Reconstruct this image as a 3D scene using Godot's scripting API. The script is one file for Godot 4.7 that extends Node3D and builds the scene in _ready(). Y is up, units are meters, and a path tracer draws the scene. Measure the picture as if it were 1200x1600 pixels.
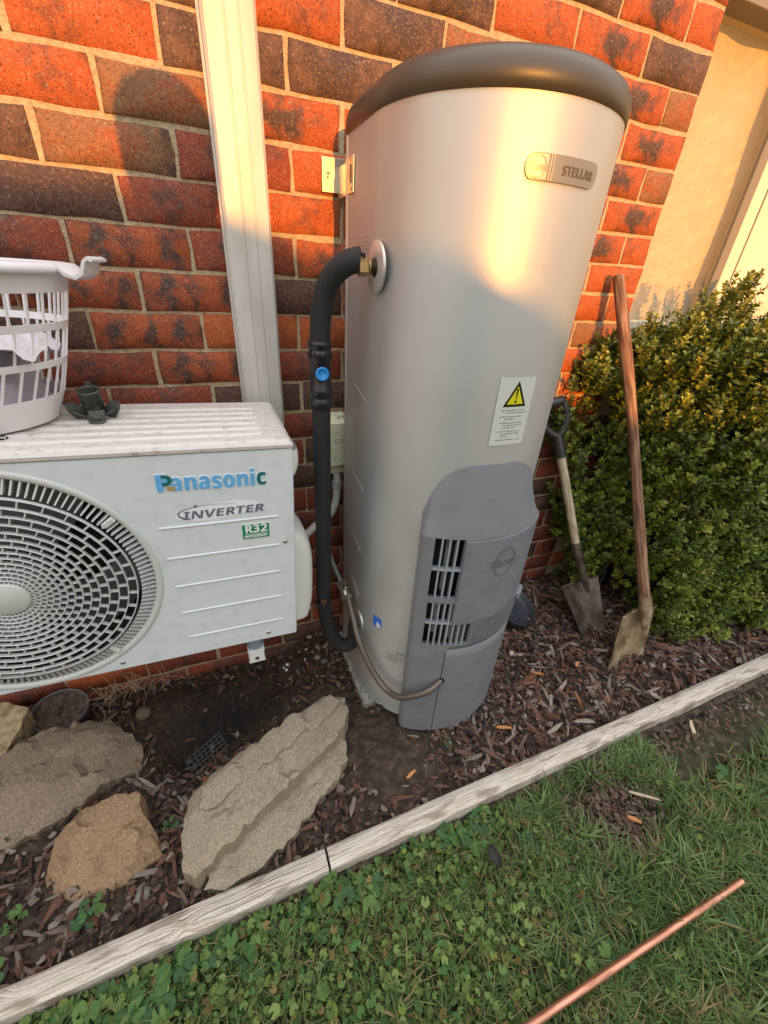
extends Node3D

var rng := RandomNumberGenerator.new()
var used := {}
const TAUF := 6.28318530718

# ------------------------------------------------------------------ mesh builder
class MB:
	var st := SurfaceTool.new()
	var sm := -1
	var col := Color.WHITE
	func _init():
		st.begin(Mesh.PRIMITIVE_TRIANGLES)
	func v(p: Vector3, uv := Vector2.ZERO):
		st.set_smooth_group(sm)
		st.set_color(col)
		st.set_uv(uv)
		st.add_vertex(p)
	func tri(a: Vector3, b: Vector3, c: Vector3):      # counter-clockwise seen from outside
		v(a, Vector2(a.x, -a.y)); v(c, Vector2(c.x, -c.y)); v(b, Vector2(b.x, -b.y))
	func quad(a: Vector3, b: Vector3, c: Vector3, d: Vector3):
		tri(a, b, c); tri(a, c, d)
	func quv(a: Vector3, b: Vector3, c: Vector3, d: Vector3, ua: Vector2, ub: Vector2, uc: Vector2, ud: Vector2):
		v(a, ua); v(c, uc); v(b, ub)
		v(a, ua); v(d, ud); v(c, uc)
	func qo(a: Vector3, b: Vector3, c: Vector3, d: Vector3, cen: Vector3):
		var n := (b - a).cross(c - a)
		if n.dot((a + b + c + d) * 0.25 - cen) < 0.0:
			quad(a, d, c, b)
		else:
			quad(a, b, c, d)
	func to(a: Vector3, b: Vector3, c: Vector3, cen: Vector3):
		if (b - a).cross(c - a).dot((a + b + c) / 3.0 - cen) < 0.0:
			tri(a, c, b)
		else:
			tri(a, b, c)
	func box(c: Vector3, s: Vector3, b := 0.0, bs := Basis.IDENTITY):
		var h := s * 0.5
		var t := Transform3D(bs, c)
		if b <= 0.0:
			var p := []
			for i in 8:
				p.append(t * Vector3(h.x * (1 if i & 1 else -1), h.y * (1 if i & 2 else -1), h.z * (1 if i & 4 else -1)))
			for f in [[0, 1, 3, 2], [4, 5, 7, 6], [0, 1, 5, 4], [2, 3, 7, 6], [0, 2, 6, 4], [1, 3, 7, 5]]:
				qo(p[f[0]], p[f[1]], p[f[2]], p[f[3]], c)
			return
		var P := func(ax: int, sx: int, sy: int, sz: int) -> Vector3:
			var q := Vector3(sx * (h.x - b), sy * (h.y - b), sz * (h.z - b))
			if ax == 0: q.x = sx * h.x
			elif ax == 1: q.y = sy * h.y
			else: q.z = sz * h.z
			return t * q
		for s1 in [-1, 1]:
			qo(P.call(0, s1, -1, -1), P.call(0, s1, 1, -1), P.call(0, s1, 1, 1), P.call(0, s1, -1, 1), c)
			qo(P.call(1, -1, s1, -1), P.call(1, 1, s1, -1), P.call(1, 1, s1, 1), P.call(1, -1, s1, 1), c)
			qo(P.call(2, -1, -1, s1), P.call(2, 1, -1, s1), P.call(2, 1, 1, s1), P.call(2, -1, 1, s1), c)
			for s2 in [-1, 1]:
				qo(P.call(0, s1, s2, -1), P.call(0, s1, s2, 1), P.call(1, s1, s2, 1), P.call(1, s1, s2, -1), c)
				qo(P.call(0, s1, -1, s2), P.call(0, s1, 1, s2), P.call(2, s1, 1, s2), P.call(2, s1, -1, s2), c)
				qo(P.call(1, -1, s1, s2), P.call(1, 1, s1, s2), P.call(2, 1, s1, s2), P.call(2, -1, s1, s2), c)
				for s3 in [-1, 1]:
					to(P.call(0, s1, s2, s3), P.call(1, s1, s2, s3), P.call(2, s1, s2, s3), c)
	func grid(nu: int, nv: int, f: Callable, flip := false, group := 0, us := 1.0, vs := 1.0):
		var o := sm
		sm = group
		var rows := []
		for j in nv + 1:
			var r := PackedVector3Array()
			for i in nu + 1:
				r.append(f.call(float(i) / nu, float(j) / nv))
			rows.append(r)
		for j in nv:
			for i in nu:
				var a: Vector3 = rows[j][i]
				var b: Vector3 = rows[j][i + 1]
				var c: Vector3 = rows[j + 1][i + 1]
				var d: Vector3 = rows[j + 1][i]
				var ua := Vector2(us * i / nu, vs * j / nv)
				var ub := Vector2(us * (i + 1) / nu, vs * j / nv)
				var uc := Vector2(us * (i + 1) / nu, vs * (j + 1) / nv)
				var ud := Vector2(us * i / nu, vs * (j + 1) / nv)
				if flip: quv(a, d, c, b, ua, ud, uc, ub)
				else: quv(a, b, c, d, ua, ub, uc, ud)
		sm = o
	func lathe(prof: Array, n: int, t := Transform3D.IDENTITY, group := 0, a0 := 0.0, a1 := 6.28318530718):
		# profile (radius, y) upward on the outside
		var o := sm
		sm = group
		for j in prof.size() - 1:
			for i in n:
				var t0 := a0 + (a1 - a0) * i / n
				var t1 := a0 + (a1 - a0) * (i + 1) / n
				var p: Vector2 = prof[j]
				var q: Vector2 = prof[j + 1]
				if p.distance_to(q) < 1e-7:
					continue
				var a := t * Vector3(p.x * cos(t0), p.y, -p.x * sin(t0))
				var b := t * Vector3(p.x * cos(t1), p.y, -p.x * sin(t1))
				var c := t * Vector3(q.x * cos(t1), q.y, -q.x * sin(t1))
				var d := t * Vector3(q.x * cos(t0), q.y, -q.x * sin(t0))
				var u0 := float(i) / n
				var u1 := float(i + 1) / n
				if p.x < 1e-6:
					v(a, Vector2(u0, p.y)); v(d, Vector2(u0, q.y)); v(c, Vector2(u1, q.y))
				elif q.x < 1e-6:
					v(a, Vector2(u0, p.y)); v(d, Vector2(u0, q.y)); v(b, Vector2(u1, p.y))
				else:
					quv(a, b, c, d, Vector2(u0, p.y), Vector2(u1, p.y), Vector2(u1, q.y), Vector2(u0, q.y))
		sm = o
	func tube(path: Array, rad, n := 12, caps := true, group := 0):
		var o := sm
		var m := path.size()
		var rings := []
		var up := Vector3.UP
		var prev := Vector3.ZERO
		for i in m:
			var a: Vector3 = path[max(i - 1, 0)]
			var b: Vector3 = path[min(i + 1, m - 1)]
			var T := (b - a).normalized()
			var N: Vector3
			if i == 0:
				N = T.cross(Vector3(0.31, 0.22, 0.92)).normalized()
			else:
				N = (prev - T * prev.dot(T)).normalized()
			prev = N
			var Bn := T.cross(N)
			var r: float = rad if not (rad is Array) else rad[i]
			var ring := PackedVector3Array()
			for k in n:
				var an := TAU * k / n
				ring.append(Vector3(path[i]) + (N * cos(an) + Bn * sin(an)) * r)
			rings.append(ring)
		sm = group
		var lg := 0.0
		for i in m - 1:
			var l2 := lg + Vector3(path[i]).distance_to(path[i + 1])
			for k in n:
				var k2 := (k + 1) % n
				quv(rings[i][k], rings[i][k2], rings[i + 1][k2], rings[i + 1][k], Vector2(float(k) / n, lg), Vector2(float(k + 1) / n, lg), Vector2(float(k + 1) / n, l2), Vector2(float(k) / n, l2))
			lg = l2
		if caps:
			sm = -1
			for e in [0, m - 1]:
				for k in n:
					var k2 := (k + 1) % n
					if e == 0: tri(path[0], rings[0][k2], rings[0][k])
					else: tri(path[e], rings[e][k], rings[e][k2])
		sm = o
	func cyl(a: Vector3, b: Vector3, r: float, n := 16, bev := 0.0):
		if bev <= 0.0:
			tube([a, b], r, n)
		else:
			var d := (b - a).normalized() * bev
			tube([a, a + d, b - d, b], [r - bev, r, r, r - bev], n)
	func prism(pts: Array, z0: float, z1: float, t := Transform3D.IDENTITY):  # convex or simple outline, counter-clockwise seen from +z
		var pk := PackedVector2Array(pts)
		var ix := Geometry2D.triangulate_polygon(pk)
		if Geometry2D.is_polygon_clockwise(pk) :
			pass
		for i in range(0, ix.size(), 3):
			var a := pk[ix[i]]
			var b := pk[ix[i + 1]]
			var c := pk[ix[i + 2]]
			if (b - a).cross(c - a) < 0.0:
				var tmp := b
				b = c
				c = tmp
			tri(t * Vector3(a.x, a.y, z1), t * Vector3(b.x, b.y, z1), t * Vector3(c.x, c.y, z1))
			tri(t * Vector3(a.x, a.y, z0), t * Vector3(c.x, c.y, z0), t * Vector3(b.x, b.y, z0))
		var area := 0.0
		for i in pk.size():
			area += pk[i].cross(pk[(i + 1) % pk.size()])
		for i in pk.size():
			var a := pk[i]
			var b := pk[(i + 1) % pk.size()]
			if area < 0.0:
				var tmp := a
				a = b
				b = tmp
			quad(t * Vector3(a.x, a.y, z0), t * Vector3(b.x, b.y, z0), t * Vector3(b.x, b.y, z1), t * Vector3(a.x, a.y, z1))
	func done() -> ArrayMesh:
		st.generate_normals()
		return st.commit()

# ------------------------------------------------------------------ naming
func numbered(n: String) -> String:
	if not used.has(n):
		used[n] = 0
		return n
	used[n] += 1
	return "%s_%03d" % [n, used[n]]

func tag(o: Node3D, label: String, category: String, group := "", kind := "") -> Node3D:
	if label: o.set_meta("label", label)
	if category: o.set_meta("category", category)
	if group: o.set_meta("group", group)
	if kind: o.set_meta("kind", kind)
	return o

func thing(called: String, label: String, category: String, at := Vector3.ZERO, group := "") -> Node3D:
	var o := Node3D.new()
	o.name = numbered(called)
	o.position = at
	add_child(o, true)
	return tag(o, label, category, group)

func put(called: String, mesh: Mesh, m: Material, parent: Node = null, kind := "") -> MeshInstance3D:
	var o := MeshInstance3D.new()
	o.mesh = mesh
	o.material_override = m
	if parent == null:
		o.name = numbered(called)
		add_child(o, true)
	else:
		var k := "%d/%s" % [parent.get_instance_id(), called]
		var c: int = used.get(k, 0)
		o.name = called if c == 0 else "%s_%03d" % [called, c]
		used[k] = c + 1
		parent.add_child(o, true)
	if kind: o.set_meta("kind", kind)
	return o

# ------------------------------------------------------------------ materials
func lin(r: float, g: float, b: float) -> Color:
	return Color(r, g, b).linear_to_srgb()

func mat(c: Color, rough := 0.6, metal := 0.0) -> StandardMaterial3D:   # c is a linear, real-world colour
	var m := StandardMaterial3D.new()
	m.albedo_color = c.linear_to_srgb()
	m.roughness = rough
	m.metallic = metal
	return m

func noise(seed_: int, freq: float, oct := 4, type := FastNoiseLite.TYPE_SIMPLEX_SMOOTH) -> FastNoiseLite:
	var n := FastNoiseLite.new()
	n.seed = seed_
	n.frequency = freq
	n.noise_type = type
	n.fractal_octaves = oct
	return n

func ntex(seed_: int, freq: float, cols: Array, offs: Array, size := 512, oct := 5, type := FastNoiseLite.TYPE_SIMPLEX_SMOOTH) -> NoiseTexture2D:
	var t := NoiseTexture2D.new()
	t.width = size
	t.height = size
	t.seamless = true
	t.noise = noise(seed_, freq, oct, type)
	if cols.size():
		var g := Gradient.new()
		var pc := PackedColorArray()
		for c in cols: pc.append(Color(c).linear_to_srgb())
		g.offsets = PackedFloat32Array(offs)
		g.colors = pc
		t.color_ramp = g
	return t

func rough_mat(c0: Color, c1: Color, c2: Color, seed_: int, freq: float, scale: float, relief: float, rough := 0.85, world := true) -> StandardMaterial3D:
	var m := StandardMaterial3D.new()
	m.albedo_texture = ntex(seed_, freq, [c0, c1, c2], [0.25, 0.5, 0.75])
	m.roughness = rough
	m.uv1_triplanar = true
	m.uv1_world_triplanar = world
	m.uv1_scale = Vector3.ONE * scale
	if relief > 0.0:
		m.heightmap_enabled = true
		m.heightmap_texture = ntex(seed_ + 7, freq * 2.0, [], [], 512, 6)
		m.heightmap_scale = relief
	return m

func img_tex(im: Image) -> ImageTexture:
	return ImageTexture.create_from_image(im)

# ------------------------------------------------------------------ text
func text_mesh(s: String, size: float, depth: float, bold := true, serif := false) -> Array:
	var tm := TextMesh.new()
	var f := SystemFont.new()
	f.font_names = PackedStringArray(["Droid Serif" if serif else "Droid Sans"])
	f.font_weight = 700 if bold else 400
	tm.font = f
	tm.text = s
	tm.font_size = 64
	tm.pixel_size = size / 64.0
	tm.depth = depth
	tm.curve_step = 2.0
	return tm.surface_get_arrays(0)

func text_to(s: String, size: float, depth: float, map: Callable, bold := true, serif := false) -> ArrayMesh:
	var a := text_mesh(s, size, depth, bold, serif)
	var vs: PackedVector3Array = a[Mesh.ARRAY_VERTEX]
	var ix: PackedInt32Array = a[Mesh.ARRAY_INDEX]
	var b := MB.new()
	var out := PackedVector3Array()
	for p in vs: out.append(map.call(p))
	if ix.size() == 0:
		for i in vs.size(): ix.append(i)
	for i in range(0, ix.size(), 3):
		b.v(out[ix[i]]); b.v(out[ix[i + 1]]); b.v(out[ix[i + 2]])
	return b.done()

# ------------------------------------------------------------------ scene
func _ready():
	rng.seed = 4711
	var cam := Camera3D.new()
	cam.name = "camera"
	add_child(cam)
	var X := Vector3(0.92957, 0.05492, 0.36453)
	var D := Vector3(-0.14016, -0.86192, 0.48729)
	var F := Vector3(0.34096, -0.50407, -0.79352)
	cam.transform = Transform3D(Basis(X, -D, -F).orthonormalized(), Vector3(0.24668, 1.29582, 1.20201))
	cam.fov = 102.52
	cam.near = 0.02
	cam.far = 300.0
	cam.current = true

	var env := Environment.new()
	env.background_mode = Environment.BG_SKY
	var sky := Sky.new()
	var psm := PanoramaSkyMaterial.new()
	psm.panorama = img_tex(evening_sky())
	psm.filter = true
	sky.sky_material = psm
	env.sky = sky
	env.tonemap_mode = Environment.TONE_MAPPER_LINEAR
	env.tonemap_exposure = 2.35
	env.background_energy_multiplier = 1.0
	env.sdfgi_enabled = true
	env.ssao_enabled = true
	env.ssil_enabled = true
	var we := WorldEnvironment.new()
	we.name = "world_environment"
	we.environment = env
	add_child(we)

	var sun := DirectionalLight3D.new()
	sun.name = "sun"
	sun.light_energy = 0.78
	sun.light_color = Color(1.0, 0.67, 0.27)
	sun.light_angular_distance = 0.5
	sun.shadow_enabled = true
	add_child(sun)
	sun.look_at_from_position(Vector3(-0.04, 0.13, 1.0) * 10.0, Vector3.ZERO)

	build_ground()
	build_wall()
	build_window()
	build_fence()
	build_aircon()
	build_trunking()
	build_heater()
	build_pipes()
	build_isolator()
	build_basket()
	build_clip()
	build_shovels()
	build_edging()
	build_rocks()
	build_small_things()
	build_mulch()
	build_hedge()
	build_lawn()
	build_photographer()

# low sun sky: warm glow round the sun, pale blue overhead, a few soft clouds
func evening_sky() -> Image:
	var w := 512
	var h := 256
	var im := Image.create(w, h, false, Image.FORMAT_RGBF)
	var cn := noise(77, 1.3, 4)
	var s := Vector3(-0.04, 0.13, 1.0).normalized()
	for y in h:
		var el := PI * (0.5 - (y + 0.5) / h)
		for x in w:
			var az := TAU * ((x + 0.5) / w - 0.5)
			var d := Vector3(sin(az) * cos(el), sin(el), -cos(az) * cos(el))
			var ang := rad_to_deg(d.angle_to(s))
			var e := rad_to_deg(el)
			var c: Vector3 = Vector3(0.58, 0.63, 0.71) * (0.52 + 1.15 * smoothstep(5.0, 70.0, e))
			c += Vector3(0.15, 0.08, 0.0) * exp(-absf(e) / 14.0) + Vector3(0.46, 0.22, -0.10) * exp(-pow((e - 12.0) / 13.0, 2.0)) * (0.35 + 0.65 * smoothstep(110.0, 60.0, ang))
			c += Vector3(0.85, 0.48, 0.07) * exp(-pow(ang / 26.0, 2.0)) + Vector3(0.40, 0.22, 0.0) * exp(-ang / 36.0)
			var warm := exp(-ang / 45.0)
			c = Vector3(c.x, c.y * (1.0 - 0.14 * warm), c.z * (1.0 - 0.78 * warm))
			var k: float = smoothstep(0.02, 0.5, cn.get_noise_2d(d.x / (absf(d.y) + 0.25) * 1.1, d.z / (absf(d.y) + 0.25) * 1.1)) * smoothstep(3.0, 16.0, e)
			c = c.lerp(Vector3(0.98, 0.92 - 0.14 * warm, 0.88 - 0.45 * warm) * (0.85 + 0.3 * exp(-ang / 50.0)), k * 0.5)
			if e < 0.0: c = c.lerp(Vector3(0.16, 0.15, 0.11), clamp(-e / 3.0, 0.0, 1.0))
			im.set_pixel(x, y, Color(c.x, c.y, c.z))
	return im

# ------------------------------------------------------------------ ground
var gn := FastNoiseLite.new()
func bed_height(x: float, z: float) -> float:
	var h := 0.006 + 0.012 * gn.get_noise_2d(x * 400.0, z * 400.0) + 0.006 * gn.get_noise_2d(x * 1700.0, z * 1700.0)
	# the dug hollow below the air conditioner
	var ax := Vector2(0.32, 0.14)
	var bx := Vector2(0.02, 0.30)
	var p := Vector2(x, z)
	var t: float = clamp((p - ax).dot(bx - ax) / (bx - ax).length_squared(), 0.0, 1.0)
	var d := p.distance_to(ax.lerp(bx, t))
	h -= (0.06 + 0.09 * t) * exp(-pow(d / 0.10, 2.0))
	# soil drawn away from the foot of the wall
	h -= 0.075 * exp(-pow(maxf(z, 0.0) / 0.10, 2.0)) * smoothstep(0.55, 0.25, x) * smoothstep(-0.62, -0.25, x)
	h -= 0.03 * exp(-pow(maxf(z, 0.0) / 0.10, 2.0)) * smoothstep(-0.2, -0.4, x)
	# bare soil in front of the slab
	h += 0.012 * exp(-pow((x - 0.60) / 0.16, 2.0) - pow((z - 0.56) / 0.12, 2.0))
	return h

func build_ground():
	gn.seed = 5
	gn.frequency = 0.01
	gn.fractal_octaves = 4
	var soil := rough_mat(Color(0.028, 0.018, 0.012), Color(0.05, 0.032, 0.022), Color(0.085, 0.056, 0.038), 31, 0.02, 2.2, 0.8, 0.95)
	soil.vertex_color_use_as_albedo = true
	var b := MB.new()
	var nx := 275
	var nz := 52
	var x0 := -2.2
	var x1 := 3.3
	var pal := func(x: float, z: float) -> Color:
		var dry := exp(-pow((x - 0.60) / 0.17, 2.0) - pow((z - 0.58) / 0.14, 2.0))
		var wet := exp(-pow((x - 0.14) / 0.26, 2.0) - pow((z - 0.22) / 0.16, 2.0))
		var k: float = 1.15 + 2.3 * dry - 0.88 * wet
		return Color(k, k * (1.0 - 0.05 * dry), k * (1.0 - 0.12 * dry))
	b.sm = 0
	for j in nz:
		for i in nx:
			var xa := x0 + (x1 - x0) * i / nx
			var xb := x0 + (x1 - x0) * (i + 1) / nx
			var za := -0.06 + 0.86 * j / nz
			var zb := -0.06 + 0.86 * (j + 1) / nz
			var q := [Vector2(xa, zb), Vector2(xb, zb), Vector2(xb, za), Vector2(xa, za)]
			for k in [0, 2, 1, 0, 3, 2]:
				var p: Vector2 = q[k]
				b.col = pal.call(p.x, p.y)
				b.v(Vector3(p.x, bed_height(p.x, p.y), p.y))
	tag(put("garden_bed_soil", b.done(), soil), "dark crumbly soil of the garden bed along the brick wall", "soil", "", "structure")

	var turf := rough_mat(Color(0.03, 0.028, 0.014), Color(0.05, 0.048, 0.022), Color(0.085, 0.07, 0.04), 77, 0.02, 2.0, 0.8, 0.95)
	b = MB.new()
	b.sm = 0
	var xs := []
	var zs := []
	for i in 61: xs.append(-1.5 + 5.0 * i / 60.0)
	for e in [6.0, 12.0, 30.0, 120.0]:
		xs.append(e); xs.push_front(-e)
	for i in 31: zs.append(0.77 + 1.5 * i / 30.0)
	for e in [3.0, 5.0, 12.0, 30.0, 150.0]: zs.append(e)
	var lh := func(x: float, z: float) -> float:
		return -0.018 + 0.012 * gn.get_noise_2d(x * 300.0 + 50.0, z * 300.0) if z < 4.0 else -0.02
	for j in zs.size() - 1:
		for i in xs.size() - 1:
			b.quad(Vector3(xs[i], lh.call(xs[i], zs[j + 1]), zs[j + 1]), Vector3(xs[i + 1], lh.call(xs[i + 1], zs[j + 1]), zs[j + 1]), Vector3(xs[i + 1], lh.call(xs[i + 1], zs[j]), zs[j]), Vector3(xs[i], lh.call(xs[i], zs[j]), zs[j]))
	# behind and beside the house
	b.quad(Vector3(-120, -0.35, 0.9), Vector3(120, -0.35, 0.9), Vector3(120, -0.35, -150), Vector3(-120, -0.35, -150))
	tag(put("lawn_ground", b.done(), turf), "brown earth showing between the grass of the lawn", "ground", "", "structure")

# ------------------------------------------------------------------ bricks
const BEDTOP := 1.70
const PITCH := 0.086
var brick_mats := {}
var brick_full := []
var brick_half := []

func brick_image(kind: String, sd: int) -> Image:
	var w := 232
	var h := 78
	var im := Image.create(w, h, false, Image.FORMAT_RGB8)
	var n1 := noise(sd, 0.024, 3)
	var n2 := noise(sd + 50, 0.075, 4)
	var n3 := noise(sd + 90, 0.40, 2)
	var n4 := noise(sd + 130, 0.16, 2)
	var r := RandomNumberGenerator.new()
	r.seed = sd
	var base := Color(0.42, 0.112, 0.040)
	var dark := Color(0.085, 0.050, 0.044)
	var mid := Color(0.20, 0.070, 0.038)
	var blobs := []
	var dk := 0.0
	match kind:
		"O":
			base = Color(0.42, 0.100, 0.028)
			blobs = [[r.randf_range(0.3, 0.7), 0.5, 0.16, 0.35, 0.45]]
		"F":
			base = Color(0.41, 0.095, 0.028)
			blobs = [[r.randf_range(0.42, 0.58), 0.5, 0.24, 0.42, 1.15]]
		"D":
			base = Color(0.19, 0.100, 0.062)
			dk = 0.35
			blobs = [[r.randf_range(0.25, 0.75), 0.45, 0.3, 0.6, 0.7]]
		"B":
			base = Color(0.125, 0.060, 0.042)
			dk = 0.3
		"M":
			base = Color(0.285, 0.062, 0.030)
			blobs = [[r.randf_range(0.3, 0.8), 0.5, 0.25, 0.5, 0.55], [r.randf(), 0.2, 0.2, 0.3, 0.4]]
		"T":
			base = Color(0.26, 0.125, 0.060)
			mid = Color(0.33, 0.09, 0.035)
			blobs = [[r.randf_range(0.3, 0.6), 0.5, 0.2, 0.35, -0.6], [0.95, 0.6, 0.1, 0.8, 0.7]]
		"S":
			base = Color(0.37, 0.082, 0.030)
			var c := r.randf_range(0.12, 0.22)
			blobs = [[c, 0.5, 0.10, 0.55, 1.0], [c + 0.34, 0.5, 0.06, 0.9, 0.8], [c + 0.6, 0.5, 0.11, 0.5, 1.05], [0.99, 0.5, 0.06, 0.9, 0.5]]
	for y in h:
		var vv := (y + 0.5) / h
		for x in w:
			var uu := (x + 0.5) / w
			var a := n1.get_noise_2d(x, y)
			var m := n2.get_noise_2d(x, y)
			var f := n3.get_noise_2d(x, y)
			var pit := n4.get_noise_2d(x, y)
			var k := dk
			var wu := uu + 0.10 * n1.get_noise_2d(x + 300, y) + 0.03 * m
			var wv := vv + 0.28 * n1.get_noise_2d(x, y + 300) + 0.10 * m
			for q in blobs:
				var du: float = (wu - q[0]) / q[2]
				var dv: float = (wv - q[1]) / q[3]
				k += q[4] * exp(-du * du - dv * dv)
			k += a * 0.50 + m * 0.20 + f * 0.08
			k += 0.20 * (smoothstep(0.80, 1.0, vv) + smoothstep(0.14, 0.0, vv) + smoothstep(0.05, 0.0, uu) + smoothstep(0.95, 1.0, uu))
			if k > 0.0: k = lerpf(k, smoothstep(0.05, 0.95, k), 0.7)
			var c := base.lerp(dark, clamp(k, 0.0, 1.0)) if k >= 0.0 else base.lerp(mid if kind == "T" else base * 1.15, clamp(-k * 1.6, 0.0, 1.0))
			c = c.lerp(Color(0.34, 0.20, 0.11), clamp(m * 0.60 - 0.08, 0.0, 0.38))
			var g := 1.0 + 0.22 * f + 0.20 * m
			if pit < -0.50: g *= 0.40
			elif f > 0.66: g *= 1.4
			elif pit > 0.60: c = c.lerp(Color(0.50, 0.42, 0.30), 0.55)
			c = Color(c.r * g, c.g * g, c.b * g)
			im.set_pixel(x, y, c.linear_to_srgb())
	return im

func brick_mesh(w: float, h: float, d: float, sd: int) -> ArrayMesh:
	var r := RandomNumberGenerator.new()
	r.seed = sd
	var P := []
	var nl := 4 if w > 0.18 else 2
	for i in nl: P.append(Vector2(-w / 2 + w * i / nl, -h / 2))
	for i in 2: P.append(Vector2(w / 2, -h / 2 + h * i / 2))
	for i in nl: P.append(Vector2(w / 2 - w * i / nl, h / 2))
	for i in 2: P.append(Vector2(-w / 2, h / 2 - h * i / 2))
	var n := P.size()
	var o1 := []
	var o2 := []
	for i in n:
		var p: Vector2 = P[i] + Vector2(r.randf_range(-0.0024, 0.0020), r.randf_range(-0.0022, 0.0022))
		var ins := r.randf_range(0.0012, 0.0055) if r.randf() < 0.85 else 0.010
		var q := Vector2(p.x - clamp(p.x / (w / 2), -1, 1) * ins * (1.0 if absf(p.x) > w * 0.45 else 0.0), p.y - clamp(p.y / (h / 2), -1, 1) * ins * (1.0 if absf(p.y) > h * 0.4 else 0.0))
		o1.append(p)
		o2.append(Vector3(q.x, q.y, r.randf_range(-0.0010, 0.0008)))
	var b := MB.new()
	var uv := func(p) -> Vector2: return Vector2(0.5 + p.x / 0.232, 0.5 - p.y / (h + 0.002))
	var cen := Vector3(0, 0, 0.0004)
	b.sm = 1
	for i in n:
		var j := (i + 1) % n
		var a: Vector3 = o2[i]
		var c: Vector3 = o2[j]
		b.v(cen, uv.call(cen)); b.v(c, uv.call(c)); b.v(a, uv.call(a))
	for i in n:
		var j := (i + 1) % n
		var a := Vector3(o1[i].x, o1[i].y, -0.0045)
		var c := Vector3(o1[j].x, o1[j].y, -0.0045)
		var a2: Vector3 = o2[i]
		var c2: Vector3 = o2[j]
		b.sm = 1
		b.quv(a, c, c2, a2, uv.call(a), uv.call(c), uv.call(c2), uv.call(a2))
		b.sm = -1
		var ab := Vector3(a.x, a.y, -d)
		var cb := Vector3(c.x, c.y, -d)
		b.quv(ab, cb, c, a, uv.call(a), uv.call(c), uv.call(c) * 0.98, uv.call(a) * 0.98)
	return b.done()

func pick_tone(j: int, k: int) -> String:
	var known := {
		"-3,4": "D", "-3,5": "F", "-3,6": "O", "-2,2": "D", "-2,3": "D", "-2,4": "O", "-2,5": "F", "-2,6": "D", "-1,0": "D", "-1,1": "O", "-1,2": "D", "-1,3": "T", "-1,5": "F", "-1,6": "T",
		"0,0": "O", "0,1": "D", "0,2": "D", "0,3": "O", "0,6": "F", "0,-1": "T", "1,-1": "O", "1,0": "T", "1,1": "F", "1,2": "O", "1,5": "F", "1,6": "T", "2,-1": "D", "2,0": "T", "2,1": "M", "2,2": "O", "2,6": "F",
		"3,-1": "B", "3,0": "M", "3,1": "O", "3,5": "F", "3,6": "O", "4,-1": "M", "4,0": "S", "4,1": "M", "4,2": "F", "4,6": "O", "5,-1": "S", "5,0": "S", "5,1": "B", "5,5": "O", "5,6": "O",
		"6,-1": "B", "6,0": "S", "6,1": "O", "6,2": "O", "6,6": "T", "7,-1": "M", "7,0": "S", "7,1": "M", "7,5": "O", "7,6": "O", "8,0": "M", "8,1": "B", "8,2": "B", "8,6": "O", "9,1": "M", "9,5": "O", "9,6": "O",
		"10,1": "M", "10,2": "B", "10,6": "O", "11,1": "B", "11,5": "M", "12,2": "M", "13,1": "M", "13,5": "B", "14,6": "D", "15,5": "M"}
	var s := "%d,%d" % [j, k]
	if known.has(s): return known[s]
	var bag := "OOFMDTS" if j < 2 else ("OMMFSBM" if j < 10 else "MMMBMO")
	return bag[rng.randi() % bag.length()]

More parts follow.
